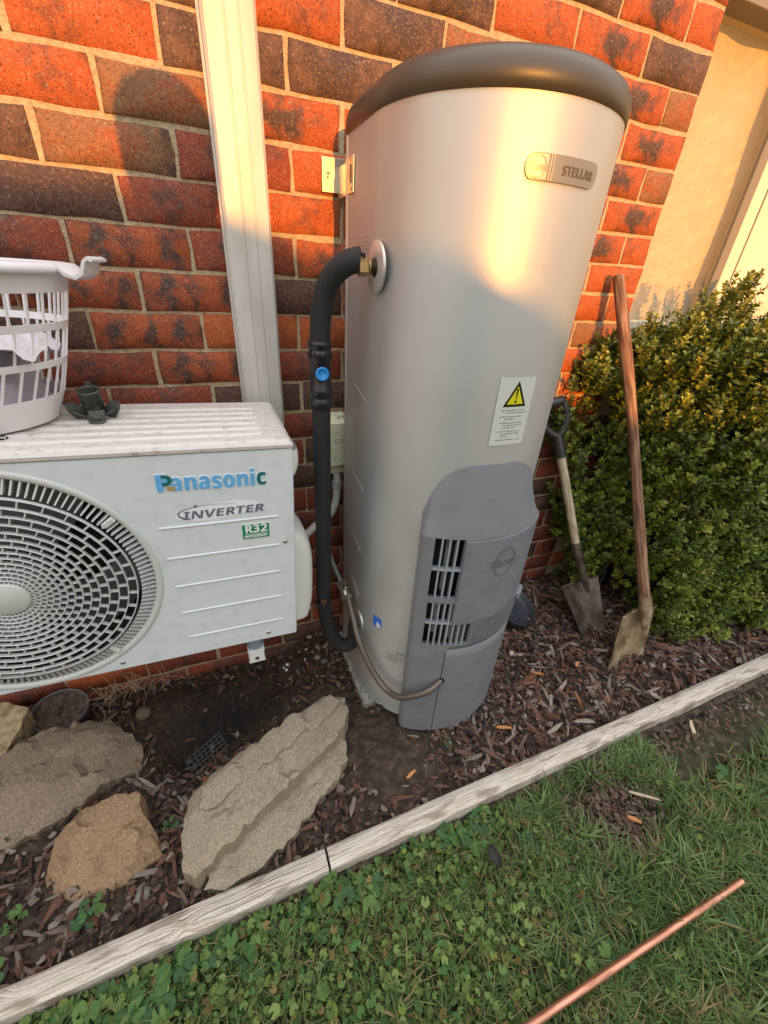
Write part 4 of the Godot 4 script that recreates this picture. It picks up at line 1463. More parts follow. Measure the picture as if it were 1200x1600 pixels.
# ------------------------------------------------------------------ pipes of the heater
func build_pipes():
	var foam := mat(Color(0.018, 0.018, 0.019), 0.72)
	foam.heightmap_enabled = true
	foam.heightmap_texture = ntex(301, 0.05, [], [], 256, 4)
	foam.heightmap_scale = 0.08
	foam.uv1_scale = Vector3(3, 9, 1)
	var gloss := mat(Color(0.012, 0.012, 0.013), 0.32)
	var copper := mat(Color(0.42, 0.27, 0.19), 0.4, 0.85)
	var t := thing("insulated_water_pipe", "black foam covered water pipe with blue capped valve beside the heater", "pipe", Vector3(0.478, 0.0, 0.25))
	var o := Vector3(0.478, 0.0, 0.25)
	var org := [o]
	var W := func(a: Array) -> Array:
		var r := []
		for p in a: r.append(Vector3(p) - org[0])
		return r
	var b := MB.new()
	b.tube(W.call(curve([Vector3(0.548, 1.314, 0.312), Vector3(0.520, 1.305, 0.298), Vector3(0.492, 1.272, 0.272), Vector3(0.480, 1.215, 0.255), Vector3(0.477, 1.16, 0.25), Vector3(0.477, 1.13, 0.25)], 6)), 0.0225, 20)
	put("foam_sleeve", b.done(), foam, t)
	b = MB.new()
	b.tube(W.call([Vector3(0.5535, 1.313, 0.3137), Vector3(0.5475, 1.3135, 0.312)]), 0.0125, 16)
	put("sleeve_bore", b.done(), mat(Color(0.004, 0.004, 0.004), 0.9), t)
	b = MB.new()
	var pv := [[1.158, 0.0235], [1.156, 0.0265], [1.145, 0.0268], [1.143, 0.0245], [1.138, 0.0245], [1.136, 0.0270], [1.122, 0.0270], [1.120, 0.0245], [1.058, 0.0250], [1.056, 0.0270], [1.040, 0.0272], [1.038, 0.0250], [1.032, 0.0250], [1.030, 0.0272], [1.012, 0.0268], [1.009, 0.0235]]
	var pth := []
	var rr := []
	for q in pv:
		pth.append(Vector3(0.476, q[0], 0.25))
		rr.append(q[1])
	b.tube(W.call(pth), rr, 24)
	for k in 14:
		var a := TAU * k / 14.0
		b.box(Vector3(0.476 + 0.0268 * cos(a), 1.129, 0.25 + 0.0268 * sin(a)) - o, Vector3(0.002, 0.012, 0.003), 0.0, Basis(Vector3.UP, -a))
	var vb := put("valve_body", b.done(), gloss, t)
	var dir := Vector3(-0.10, 0.12, 1.0).normalized()
	var vc := Vector3(0.476, 1.089, 0.25) - o
	b = MB.new()
	b.cyl(vc, vc + dir * 0.030, 0.017, 20, 0.002)
	put("valve_boss", b.done(), gloss, vb)
	var bb := Basis(Quaternion(Vector3.UP, dir))
	b = MB.new()
	b.lathe([Vector2(0.0, 0.0), Vector2(0.0148, 0.0), Vector2(0.0152, 0.004), Vector2(0.0140, 0.0062), Vector2(0.0108, 0.0066), Vector2(0.0102, 0.0055), Vector2(0.0, 0.0055)], 28, Transform3D(bb, vc + dir * 0.029))
	put("blue_cap", b.done(), mat(Color(0.012, 0.22, 0.62), 0.35), vb)
	b = MB.new()
	b.box(vc + dir * 0.0353 + Vector3(0.001, -0.004, 0), Vector3(0.012, 0.0022, 0.001), 0.0, Basis(Vector3.BACK, 0.6))
	b.box(vc + dir * 0.0353 + Vector3(-0.001, 0.002, 0), Vector3(0.007, 0.0018, 0.001), 0.0, Basis(Vector3.BACK, -0.5))
	put("cap_mark", b.done(), mat(Color(0.10, 0.42, 0.80), 0.35), vb)
	b = MB.new()
	b.tube(W.call(curve([Vector3(0.476, 1.012, 0.25), Vector3(0.4755, 0.85, 0.25), Vector3(0.474, 0.62, 0.252), Vector3(0.470, 0.425, 0.25)], 5)), 0.0218, 20)
	put("foam_sleeve", b.done(), foam, t)
	b = MB.new()
	b.tube(W.call([Vector3(0.470, 0.425, 0.25), Vector3(0.471, 0.37, 0.25)]), 0.0085, 14)
	b.tube(W.call([Vector3(0.4705, 0.412, 0.25), Vector3(0.471, 0.388, 0.25)]), 0.0112, 14)
	put("copper_stub", b.done(), copper, t)
	b = MB.new()
	b.tube(W.call(curve([Vector3(0.472, 0.385, 0.25), Vector3(0.478, 0.330, 0.248), Vector3(0.492, 0.255, 0.250), Vector3(0.512, 0.208, 0.258), Vector3(0.540, 0.196, 0.268), Vector3(0.562, 0.225, 0.276), Vector3(0.566, 0.275, 0.277), Vector3(0.570, 0.312, 0.277)], 6)), 0.0228, 20)
	put("foam_bend", b.done(), foam, t)
	b = MB.new()
	b.tube(W.call([Vector3(0.472, 0.392, 0.25), Vector3(0.473, 0.376, 0.25)]), [0.0265, 0.0235], 20)
	put("foam_lip", b.done(), foam, t)

	# gas line: brass cock and flexible tube to the cowl
	var g := thing("gas_line", "thin bronze gas tube with brass cock curving into the grey cowl", "gas pipe", Vector3(0.54, 0.3, 0.2))
	o = Vector3(0.54, 0.3, 0.2)
	org[0] = o
	var bronze := mat(Color(0.135, 0.105, 0.09), 0.38, 0.4)
	b = MB.new()
	var pe := hq(-16.9, 0.272, HR + 0.036) + Vector3(HX, 0, HZ)
	var cy := func(d: float, y: float, r: float) -> Vector3: return hp(d, y, r) + Vector3(HX, 0, HZ)
	b.tube(W.call(curve([Vector3(0.552, 0.385, 0.245), Vector3(0.553, 0.350, 0.290), cy.call(-76.0, 0.305, 0.268), cy.call(-64.0, 0.245, 0.270), cy.call(-54.0, 0.205, 0.274), cy.call(-46.0, 0.196, 0.284), cy.call(-39.0, 0.208, 0.298), cy.call(-31.0, 0.236, 0.303), cy.call(-23.0, 0.262, 0.300), pe], 6)), 0.0098, 12)
	put("flexible_tube", b.done(), bronze, g)
	b = MB.new()
	b.tube(W.call([Vector3(0.530, 0.47, 0.06), Vector3(0.536, 0.435, 0.13), Vector3(0.545, 0.405, 0.19)]), 0.0075, 12)
	put("supply_tube", b.done(), mat(Color(0.22, 0.26, 0.23), 0.5, 0.5), g)
	var nick := mat(Color(0.48, 0.45, 0.38), 0.3, 0.9)
	b = MB.new()
	var q0 := Vector3(0.545, 0.405, 0.19) - o
	var q1 := Vector3(0.552, 0.372, 0.240) - o
	var dn := (q1 - q0).normalized()
	b.tube([q0, q0 + dn * 0.014], 0.0185, 6, true, -1)
	b.tube([q0 + dn * 0.014, q0 + dn * 0.046], 0.0145, 14)
	b.tube([q0 + dn * 0.046, q0 + dn * 0.062], 0.0185, 6, true, -1)
	put("gas_cock", b.done(), nick, g)
	b = MB.new()
	b.box(q0 + dn * 0.03 + Vector3(-0.004, 0.020, 0), Vector3(0.009, 0.026, 0.014), 0.002)
	b.box(q0 + dn * 0.03 + Vector3(-0.004, 0.034, 0.004), Vector3(0.009, 0.007, 0.042), 0.002)
	put("cock_lever", b.done(), nick, g)

# ------------------------------------------------------------------ isolator
func build_isolator():
	var t := thing("isolator_box", "cream electrical isolator box on the wall behind the black pipe", "electrical box", Vector3(0.560, 0.825, 0.0))
	var cream := mat(Color(0.66, 0.66, 0.46), 0.45)
	var b := MB.new()
	b.box(Vector3(0, 0, 0.014), Vector3(0.088, 0.190, 0.028), 0.005)
	put("back_box", b.done(), cream, t)
	b = MB.new()
	b.box(Vector3(0, 0.012, 0.048), Vector3(0.078, 0.150, 0.044), 0.008)
	b.box(Vector3(0.0, -0.074, 0.040), Vector3(0.078, 0.032, 0.028), 0.004)
	put("cover", b.done(), mat(Color(0.70, 0.70, 0.50), 0.42), t)
	b = MB.new()
	for q in [[0.004, 0.052, 0.018, 0.002], [0.012, 0.030, 0.026, 0.0018], [0.012, 0.022, 0.026, 0.0018], [-0.001, 0.026, 0.0018, 0.009], [0.025, 0.026, 0.0018, 0.009], [0.002, -0.022, 0.002, 0.014], [-0.003, -0.030, 0.008, 0.002], [0.0, -0.062, 0.014, 0.002]]:
		b.box(Vector3(q[0], q[1], 0.0705), Vector3(q[2], q[3], 0.001))
	put("markings", b.done(), mat(Color(0.34, 0.34, 0.24), 0.6), t)
	b = MB.new()
	b.lathe([Vector2(0.013, 0.0), Vector2(0.013, 0.006), Vector2(0.010, 0.009), Vector2(0, 0.009)], 20, Transform3D(Basis.IDENTITY, Vector3(0.006, 0.086, 0.045)))
	put("knob", b.done(), cream, t)
	b = MB.new()
	var pts := curve([Vector3(0.012, -0.09, 0.042), Vector3(0.012, -0.14, 0.042), Vector3(0.006, -0.20, 0.045), Vector3(-0.02, -0.245, 0.05), Vector3(-0.075, -0.275, 0.06), Vector3(-0.13, -0.31, 0.09), Vector3(-0.17, -0.36, 0.13)], 6)
	b.tube(pts, 0.0125, 14)
	put("conduit", b.done(), mat(Color(0.60, 0.60, 0.58), 0.45), t)
	b = MB.new()
	b.tube([Vector3(0.012, -0.120, 0.042), Vector3(0.012, -0.145, 0.042)], 0.0155, 16)
	put("conduit_clip", b.done(), mat(Color(0.45, 0.46, 0.46), 0.45), t)

# ------------------------------------------------------------------ laundry basket
func build_basket():
	var C := Vector3(-0.248, 1.008, 0.205)
	var k := thing("laundry_basket", "white oval plastic laundry basket standing on the air conditioner", "laundry basket", C)
	var pl := mat(Color(0.77, 0.76, 0.79), 0.35)
	pl.backlight_enabled = true
	pl.backlight = Color(0.25, 0.25, 0.25)
	var ax := func(y: float) -> float: return 0.193 + 0.085 * pow(clamp(y / 0.26, 0.0, 1.0), 0.8)
	var az := func(y: float) -> float: return 0.130 + 0.052 * pow(clamp(y / 0.26, 0.0, 1.0), 0.8)
	var P := func(a: float, y: float, off: float) -> Vector3: return Vector3((ax.call(y) + off) * cos(a), y, -(az.call(y) + off) * sin(a))
	var band := func(called: String, y0: float, y1: float, off0: float, off1: float):
		var b := MB.new()
		var pr := [[y0, off0], [y1, off1], [y1, off1 - 0.003], [y0, off0 - 0.003], [y0, off0]]
		for q in 4:
			b.grid(56, 1, func(u, v): return P.call(u * TAU, lerp(pr[q][0], pr[q + 1][0], v), lerp(pr[q][1], pr[q + 1][1], v)), false, 10 + q)
		put(called, b.done(), pl, k)
	band.call("base_wall", 0.0, 0.052, 0.0, 0.001)
	band.call("hoop", 0.104, 0.116, 0.001, 0.001)
	band.call("hoop", 0.166, 0.179, 0.001, 0.001)
	band.call("rim_wall", 0.226, 0.262, 0.001, 0.003)
	var b := MB.new()
	var rp := [Vector2(0.002, 0.258), Vector2(0.012, 0.254), Vector2(0.014, 0.262), Vector2(0.010, 0.269), Vector2(0.0, 0.271), Vector2(-0.003, 0.262)]
	for q in rp.size():
		var p0: Vector2 = rp[q]
		var p1: Vector2 = rp[(q + 1) % rp.size()]
		b.grid(56, 1, func(u, v): return P.call(u * TAU, 0.262, lerp(p0.x, p1.x, v)) + Vector3(0, lerp(p0.y, p1.y, v) - 0.262, 0), false, 2)
	put("rim", b.done(), pl, k)
	b = MB.new()
	b.grid(56, 6, func(u, v): return Vector3((ax.call(0.0) * v) * cos(u * TAU), 0.003, -(az.call(0.0) * v) * sin(u * TAU)), true)
	put("floor", b.done(), pl, k)
	# bars, upright near the rim and slanting lower down
	for row in [[0.178, 0.228, 0.0], [0.115, 0.168, 0.03], [0.050, 0.106, 0.055]]:
		for i in 44:
			var a := TAU * (i + 0.3) / 44.0
			var m := MB.new()
			var w := 0.0135 if row[2] < 0.05 else 0.017
			var a2: float = a + row[2]
			m.sm = -1
			var c: Vector3 = (P.call(a, row[0], -0.002) + P.call(a2, row[1], -0.002)) * 0.5
			var q := []
			for e in [[a, row[0]], [a2, row[1]]]:
				for s in [-1, 1]:
					for f in [0.001, -0.0025]:
						q.append(P.call(e[0] + s * w * 0.5, e[1], f))
			for f in [[0, 2, 6, 4], [1, 3, 7, 5], [0, 1, 5, 4], [2, 3, 7, 6]]:
				m.qo(q[f[0]], q[f[1]], q[f[2]], q[f[3]], c)
			put("bar", m.done(), pl, k)
	# curled grip at each end of the rim
	var sec := [Vector2(0.0, 0.271), Vector2(0.014, 0.269), Vector2(0.024, 0.258), Vector2(0.034, 0.252), Vector2(0.043, 0.258), Vector2(0.050, 0.277), Vector2(0.058, 0.283), Vector2(0.066, 0.279), Vector2(0.064, 0.274), Vector2(0.057, 0.277), Vector2(0.053, 0.273), Vector2(0.047, 0.255), Vector2(0.036, 0.247), Vector2(0.022, 0.252), Vector2(0.012, 0.263), Vector2(0.0, 0.265)]
	for e in 2:
		b = MB.new()
		var am := PI * e
		b.grid(14, sec.size() - 1, func(u, v):
			var q: Vector2 = sec[int(round(v * (sec.size() - 1)))]
			var w: float = 0.62 - 0.12 * smoothstep(0.02, 0.06, q.x)
			return P.call(am + (u - 0.5) * w, 0.262, q.x) + Vector3(0, q.y - 0.262, 0), true)
		for sgn in [0.0, 1.0]:
			for n in 7:
				var q0: Vector2 = sec[n]
				var q1: Vector2 = sec[n + 1]
				var q2: Vector2 = sec[14 - n]
				var q3: Vector2 = sec[15 - n]
				var e4 := []
				for q in [q0, q1, q2, q3]:
					var w: float = 0.62 - 0.12 * smoothstep(0.02, 0.06, q.x)
					e4.append(P.call(am + (sgn - 0.5) * w, 0.262, q.x) + Vector3(0, q.y - 0.262, 0))
				b.qo(e4[0], e4[1], e4[2], e4[3], P.call(am, 0.262, 0.03))
		put("grip", b.done(), pl, k)
	b = MB.new()
	for q in [[-0.9, 0.25], [0.9, 0.2]]:
		b.box(Vector3(ax.call(0.0) * cos(q[0]) * 0.92, -0.003, az.call(0.0) * 0.86), Vector3(0.06, 0.008, 0.012), 0.002)
	put("foot", b.done(), pl, k)
	# washing inside
	var wash := thing("folded_washing", "pale lilac cloth bundle lying inside the laundry basket", "laundry", C + Vector3(0, 0.006, 0))
	var nz := noise(3, 6.0, 3)
	b = MB.new()
	b.grid(48, 16, func(u, v):
		var a: float = u * TAU
		var f: float = 1.0 - v
		var y: float = 0.135 * pow(1.0 - pow(f, 5.0), 0.6)
		var nn: float = 0.018 * nz.get_noise_3d(cos(a) * f * 3.0, sin(a) * f * 3.0, v * 2.0) + 0.006 * sin(a * 9.0 + v * 7.0)
		return Vector3((0.186 * f + 0.055 * pow(f, 0.5) * v + nn) * cos(a), y + nn, -(0.118 * f + 0.04 * pow(f, 0.5) * v + nn) * sin(a)))
	put("cloth_bundle", b.done(), mat(Color(0.40, 0.38, 0.43), 0.9), wash)
	b = MB.new()
	b.grid(30, 12, func(u, v):
		var x: float = lerp(-0.10, 0.215, u)
		var z: float = lerp(-0.10, 0.11, v)
		return Vector3(x, 0.142 + 0.014 * nz.get_noise_2d(x * 40.0, z * 40.0) - 0.25 * pow(maxf(0.0, u - 0.7), 2.0) + 0.006 * sin(x * 60.0 + z * 30.0), z))
	put("cloth_top", b.done(), mat(Color(0.66, 0.65, 0.70), 0.9), wash)

# ------------------------------------------------------------------ plastic pipe clip on the unit
func build_clip():
	var t := thing("downpipe_clip", "dark grey-green plastic pipe clip lying on the air conditioner", "pipe clip", Vector3(0.010, 1.000, 0.205))
	var pl := mat(Color(0.060, 0.066, 0.058), 0.42)
	var b := MB.new()
	var t0 := Transform3D(Basis(Vector3.RIGHT, 0.18) * Basis(Vector3.UP, 0.2), Vector3(0.0, 0.012, 0.0))
	b.lathe([Vector2(0.0175, 0.0), Vector2(0.0195, 0.0), Vector2(0.0195, 0.044), Vector2(0.0215, 0.045), Vector2(0.0215, 0.049), Vector2(0.0175, 0.049), Vector2(0.0168, 0.046), Vector2(0.0165, 0.0)], 28, t0)
	put("ring", b.done(), pl, t)
	for s in [-1, 1]:
		b = MB.new()
		var pts := [Vector2(0.012, 0.002), Vector2(0.030, 0.000), Vector2(0.042, 0.018), Vector2(0.044, 0.032), Vector2(0.030, 0.036), Vector2(0.014, 0.024)]
		var q := []
		for p in pts: q.append(Vector2(p.x * s, p.y))
		b.prism(q, -0.022, -0.016, Transform3D(Basis(Vector3.UP, -s * 0.35), Vector3(0, 0, 0.012)))
		b.box(Vector3(s * 0.026, 0.012, 0.002), Vector3(0.024, 0.005, 0.028), 0.001, Basis(Vector3.BACK, s * 0.5))
		put("wing", b.done(), pl, t)
	b = MB.new()
	b.lathe([Vector2(0.010, 0.0), Vector2(0.016, 0.0), Vector2(0.016, 0.005), Vector2(0.010, 0.005), Vector2(0.010, 0.0)], 20, Transform3D(Basis(Vector3.RIGHT, 0.45), Vector3(0.006, 0.004, 0.030)))
	b.box(Vector3(0.006, 0.012, 0.022), Vector3(0.030, 0.020, 0.006), 0.002, Basis(Vector3.RIGHT, -0.4))
	put("screw_lug", b.done(), pl, t)
	b = MB.new()
	b.box(Vector3(-0.004, 0.064, -0.020), Vector3(0.013, 0.010, 0.004), 0.001)
	b.box(Vector3(0.006, 0.026, 0.0205), Vector3(0.014, 0.004, 0.002))
	put("tab", b.done(), pl, t)

# ------------------------------------------------------------------ shovels
func wood_mat(c0: Color, c1: Color, c2: Color, sd: int, rough := 0.6) -> StandardMaterial3D:
	var m := StandardMaterial3D.new()
	m.albedo_texture = ntex(sd, 0.012, [c0, c1, c2], [0.25, 0.5, 0.78], 512, 6)
	m.uv1_scale = Vector3(1.0, 1.4, 1.0)
	m.roughness = rough
	m.heightmap_enabled = true
	m.heightmap_texture = ntex(sd + 3, 0.03, [], [], 256, 4)
	m.heightmap_scale = 0.05
	return m

func blade(b: MB, tl: Vector3, tr: Vector3, br: Vector3, bl: Vector3, dish: float, nrm: Vector3, thick := 0.003):
	for s in 2:
		b.grid(14, 14, func(u, v):
			var top := tl.lerp(tr, u)
			var bot := bl.lerp(br, u)
			var e: float = 4.0 * u * (1.0 - u)
			var p := top.lerp(bot, v)
			return p - nrm * (dish * e * (1.0 - 0.35 * v)) - nrm * (thick if s else 0.0), s == 1, 5 + s)

func build_shovels():
	var steel := rough_mat(Color(0.075, 0.052, 0.040), Color(0.125, 0.095, 0.075), Color(0.21, 0.17, 0.135), 501, 0.008, 4.0, 0.05, 0.42)
	steel.metallic = 0.45
	var rust := rough_mat(Color(0.12, 0.075, 0.040), Color(0.25, 0.175, 0.10), Color(0.40, 0.32, 0.215), 502, 0.007, 4.0, 0.06, 0.5)
	rust.metallic = 0.25
	# long straight handle
	var a := Vector3(1.526, 1.322, 0.040)
	var e := Vector3(1.680, 0.225, 0.492)
	var t := thing("long_shovel", "long handled trenching shovel with red-brown worn shaft leaning on the wall", "shovel", Vector3(1.58, 0.0, 0.53))
	var o := Vector3(1.58, 0.0, 0.53)
	var worn := wood_mat(Color(0.12, 0.060, 0.036), Color(0.235, 0.115, 0.066), Color(0.34, 0.215, 0.14), 510, 0.72)
	worn.uv1_scale = Vector3(1.0, 0.9, 1.0)
	var b := MB.new()
	var path := []
	var rr := []
	for i in 15:
		var f := i / 14.0
		path.append(a.lerp(e, f) + Vector3(0.006 * sin(f * 3.0), 0, 0.004 * sin(f * 5.0)) - o)
		rr.append(0.0174 + 0.0014 * sin(f * 9.0) + 0.0015 * f)
	var d0 := (path[0] - path[1] as Vector3).normalized()
	path.push_front(path[0] + d0 * 0.006)
	rr.push_front(0.0155)
	path.push_front(path[0] + d0 * 0.003)
	rr.push_front(0.008)
	b.tube(path, rr, 16)
	put("shaft", b.done(), worn, t)
	# corners measured in the picture, at their own depths
	var tl := Vector3(1.560, 0.213, 0.492)
	var tr := Vector3(1.748, 0.208, 0.485)
	var br := Vector3(1.700, -0.002, 0.553)
	var bl := Vector3(1.500, 0.005, 0.560)
	var nr := (tr - tl).cross(bl - tl).normalized() * -1.0
	b = MB.new()
	blade(b, tl - o, tr - o, br - o, bl - o, 0.022, nr)
	b.tube([tl - o + nr * 0.001, tl.lerp(tr, 0.5) - o - nr * 0.018, tr - o + nr * 0.001], [0.004, 0.005, 0.004], 8)
	put("blade", b.done(), rust, t)
	b = MB.new()
	var sd := (e - a).normalized()
	b.tube([e - sd * 0.055 - o, e - o, e + sd * 0.035 + Vector3(-0.008, 0, 0) - o, e + sd * 0.085 + Vector3(-0.022, 0, 0.002) - o], [0.0225, 0.0235, 0.020, 0.008], 14)
	put("socket", b.done(), rust, t)

	# short shovel with D grip
	var g := thing("garden_shovel", "short shovel with black D grip and pale wooden shaft beside the hedge", "shovel", Vector3(1.58, 0.0, 0.32))
	o = Vector3(1.58, 0.0, 0.32)
	var top := Vector3(1.436, 0.735, 0.098)
	var mid := Vector3(1.545, 0.345, 0.225)
	var low := Vector3(1.600, 0.205, 0.268)
	var pale := wood_mat(Color(0.34, 0.265, 0.175), Color(0.52, 0.42, 0.30), Color(0.62, 0.53, 0.40), 520, 0.6)
	b = MB.new()
	b.tube(curve([top - o, top.lerp(mid, 0.5) - o, mid - o], 5), 0.0165, 16)
	put("shaft", b.done(), pale, g)
	b = MB.new()
	b.tube(curve([mid.lerp(top, 0.10) - o, mid - o, low - o, low + Vector3(0.016, -0.05, 0.02) - o], 5), [0.0185, 0.0185, 0.0183, 0.018, 0.0175, 0.017, 0.0165, 0.016, 0.0155, 0.015, 0.0145, 0.0135, 0.012, 0.010, 0.008, 0.006], 14)
	put("socket", b.done(), steel, g)
	var blk := mat(Color(0.035, 0.036, 0.040), 0.34)
	var ax := (top - mid).normalized()
	var side := Vector3(0.92, 0.18, 0.34)
	side = (side - ax * side.dot(ax)).normalized()
	b = MB.new()
	b.tube([top - ax * 0.012 - o, top + ax * 0.055 - o, top + ax * 0.075 - o], [0.0195, 0.018, 0.014], 16)
	var c0 := top + ax * 0.068 - o
	for s in [-1.0, 1.0]:
		b.tube(curve([c0, c0 + ax * 0.025 + side * s * 0.026, c0 + ax * 0.065 + side * s * 0.044, c0 + ax * 0.105 + side * s * 0.043, c0 + ax * 0.128 + side * s * 0.036], 5), 0.0140, 12)
	put("grip_fork", b.done(), blk, g)
	b = MB.new()
	var gc := c0 + ax * 0.128
	b.tube([gc - side * 0.046, gc - side * 0.040, gc + side * 0.040, gc + side * 0.046], [0.010, 0.0170, 0.0170, 0.010], 16)
	put("grip_bar", b.done(), blk, g)
	b = MB.new()
	tl = Vector3(1.495, 0.185, 0.250)
	tr = Vector3(1.690, 0.200, 0.255)
	br = Vector3(1.664, -0.022, 0.418)
	bl = Vector3(1.538, -0.022, 0.445)
	nr = (tr - tl).cross(bl - tl).normalized() * -1.0
	blade(b, tl - o, tr - o, br - o, bl - o, 0.034, nr)
	b.tube([tl - o, tl.lerp(tr, 0.5) - o - nr * 0.02, tr - o], [0.004, 0.005, 0.004], 8)
	put("blade", b.done(), steel, g)

# ------------------------------------------------------------------ timber edging
func build_edging():
	var grain := func(sd: int, len: float) -> StandardMaterial3D:
		var w := 1024
		var h := 96
		var im := Image.create(w, h, false, Image.FORMAT_RGB8)
		var hm := Image.create(w, h, false, Image.FORMAT_RGB8)
		var n1 := noise(sd, 0.5, 3)
		var n2 := noise(sd + 3, 0.02, 4)
		var n3 := noise(sd + 5, 0.35, 2)
		var cr := []
		var rg := RandomNumberGenerator.new()
		rg.seed = sd
		for k in 26: cr.append([rg.randf() * w, rg.randf_range(16, 66), rg.randf_range(40, 210), rg.randf_range(0.5, 1.3)])
		var kn := []
		for k in 5: kn.append(Vector2(rg.randf() * w, rg.randf_range(24, 60)))
		var pxm := len / w
		for y in h:
			for x in w:
				var xm := x * pxm * 520.0
				var wy := y + 3.0 * n2.get_noise_2d(xm * 0.6, y * 0.3)
				var kd := 0.0
				for p in kn:
					var dd := Vector2((x - p.x) * pxm * 900.0, (y - p.y) * 0.8)
					var l := dd.length()
					wy += 9.0 * exp(-l * l / 260.0) * signf(dd.y + 0.01)
					kd = maxf(kd, exp(-l * l / 26.0))
				var g := n1.get_noise_2d(xm * 0.022, wy * 0.75)
				var st := n2.get_noise_2d(xm * 0.5, y * 1.4)
				var c := Color(0.57, 0.505, 0.445).lerp(Color(0.34, 0.245, 0.19), clamp(g * 1.5 + 0.12 + kd, 0.0, 0.9))
				c = c.lerp(Color(0.69, 0.64, 0.595), clamp(-g * 1.1, 0.0, 0.7))
				c = c.lerp(Color(0.16, 0.105, 0.07), clamp((st - 0.16) * 2.2, 0.0, 0.62))
				c = c.lerp(Color(0.35, 0.37, 0.26), clamp((-st - 0.30) * 1.4, 0.0, 0.3))
				var cut := 0.0
				for q in cr:
					var dx: float = absf(x - q[0]) / q[2]
					if dx < 1.0:
						var dy: float = absf(wy - q[1] - 2.0 * n3.get_noise_2d(x * 0.1, q[1]))
						cut = maxf(cut, clamp((q[3] * (1.0 - dx) - dy) * 1.6, 0.0, 1.0))
				c = c.lerp(Color(0.075, 0.05, 0.035), cut * 0.85)
				c = c.lerp(Color(0.10, 0.065, 0.045), clamp(smoothstep(0.20, 0.10, y / float(h)) * (0.5 + st), 0.0, 0.8))
				var f := 1.0 + 0.16 * n3.get_noise_2d(x, y)
				im.set_pixel(x, y, Color(c.r * f, c.g * f, c.b * f).linear_to_srgb())
				var v: float = clamp(0.6 - g * 0.5 - cut * 0.6, 0.0, 1.0)
				hm.set_pixel(x, y, Color(v, v, v))
		var m := StandardMaterial3D.new()
		m.albedo_texture = img_tex(im)
		m.roughness = 0.88
		m.heightmap_enabled = true
		m.heightmap_texture = img_tex(hm)
		m.heightmap_scale = 0.25
		return m
	var pieces := [[-1.70, 0.340, 0.756, 0.742, "weathered pale timber edging board, the shorter one left of the joint"], [0.346, 2.60, 0.742, 0.722, "long weathered pale timber edging board between bark bed and lawn"]]
	var nz := noise(15, 3.0, 4)
	for q in pieces:
		var x0: float = q[0]
		var x1: float = q[1]
		var t := thing("timber_edging", q[4], "garden edging", Vector3(x0, 0, q[2]), "timber edging boards")
		var old: StandardMaterial3D = grain.call(611 if x0 < 0 else 640, x1 - x0)
		var b := MB.new()
		var n := int((x1 - x0) / 0.02)
		var w := 0.048
		var f := func(u: float, k: int) -> Vector3:
			var x := u * (x1 - x0)
			var zc: float = (q[3] - q[2]) * u
			var prof := [Vector2(0.0, -0.08), Vector2(0.0, 0.046), Vector2(0.0035, 0.050), Vector2(0.017, 0.0512), Vector2(0.031, 0.0508), Vector2(w - 0.0045, 0.0495), Vector2(w, 0.045), Vector2(w + 0.001, -0.08)]
			var p: Vector2 = prof[k]
			var s := 0.0022 * nz.get_noise_2d((x + x0) * 9.0, k * 40.0) + 0.0045 * nz.get_noise_2d((x + x0) * 0.7, 5.0)
			return Vector3(x, p.y + s, zc + p.x + (s if k < 1 or k > 5 else 0.0))
		for i in n:
			for k in 7:
				b.sm = 1 if k != 0 and k != 6 else 2
				var vv := [0.0, 0.2, 0.24, 0.42, 0.58, 0.72, 0.77, 1.0]
				var ua := float(i) / n
				var ub := float(i + 1) / n
				b.quv(f.call(ua, k), f.call(ua, k + 1), f.call(ub, k + 1), f.call(ub, k), Vector2(ua, vv[k]), Vector2(ua, vv[k + 1]), Vector2(ub, vv[k + 1]), Vector2(ub, vv[k]))
		b.sm = -1
		for e in [0.0, 1.0]:
			for k in range(1, 6):
				var cc: Vector3 = f.call(e, 0)
				b.to(cc, f.call(e, k), f.call(e, k + 1), Vector3((0.5) * (x1 - x0), 0, w / 2))
			b.to(f.call(e, 0), f.call(e, 6), f.call(e, 7), Vector3((0.5) * (x1 - x0), 0, w / 2))
		put("board", b.done(), old, t)

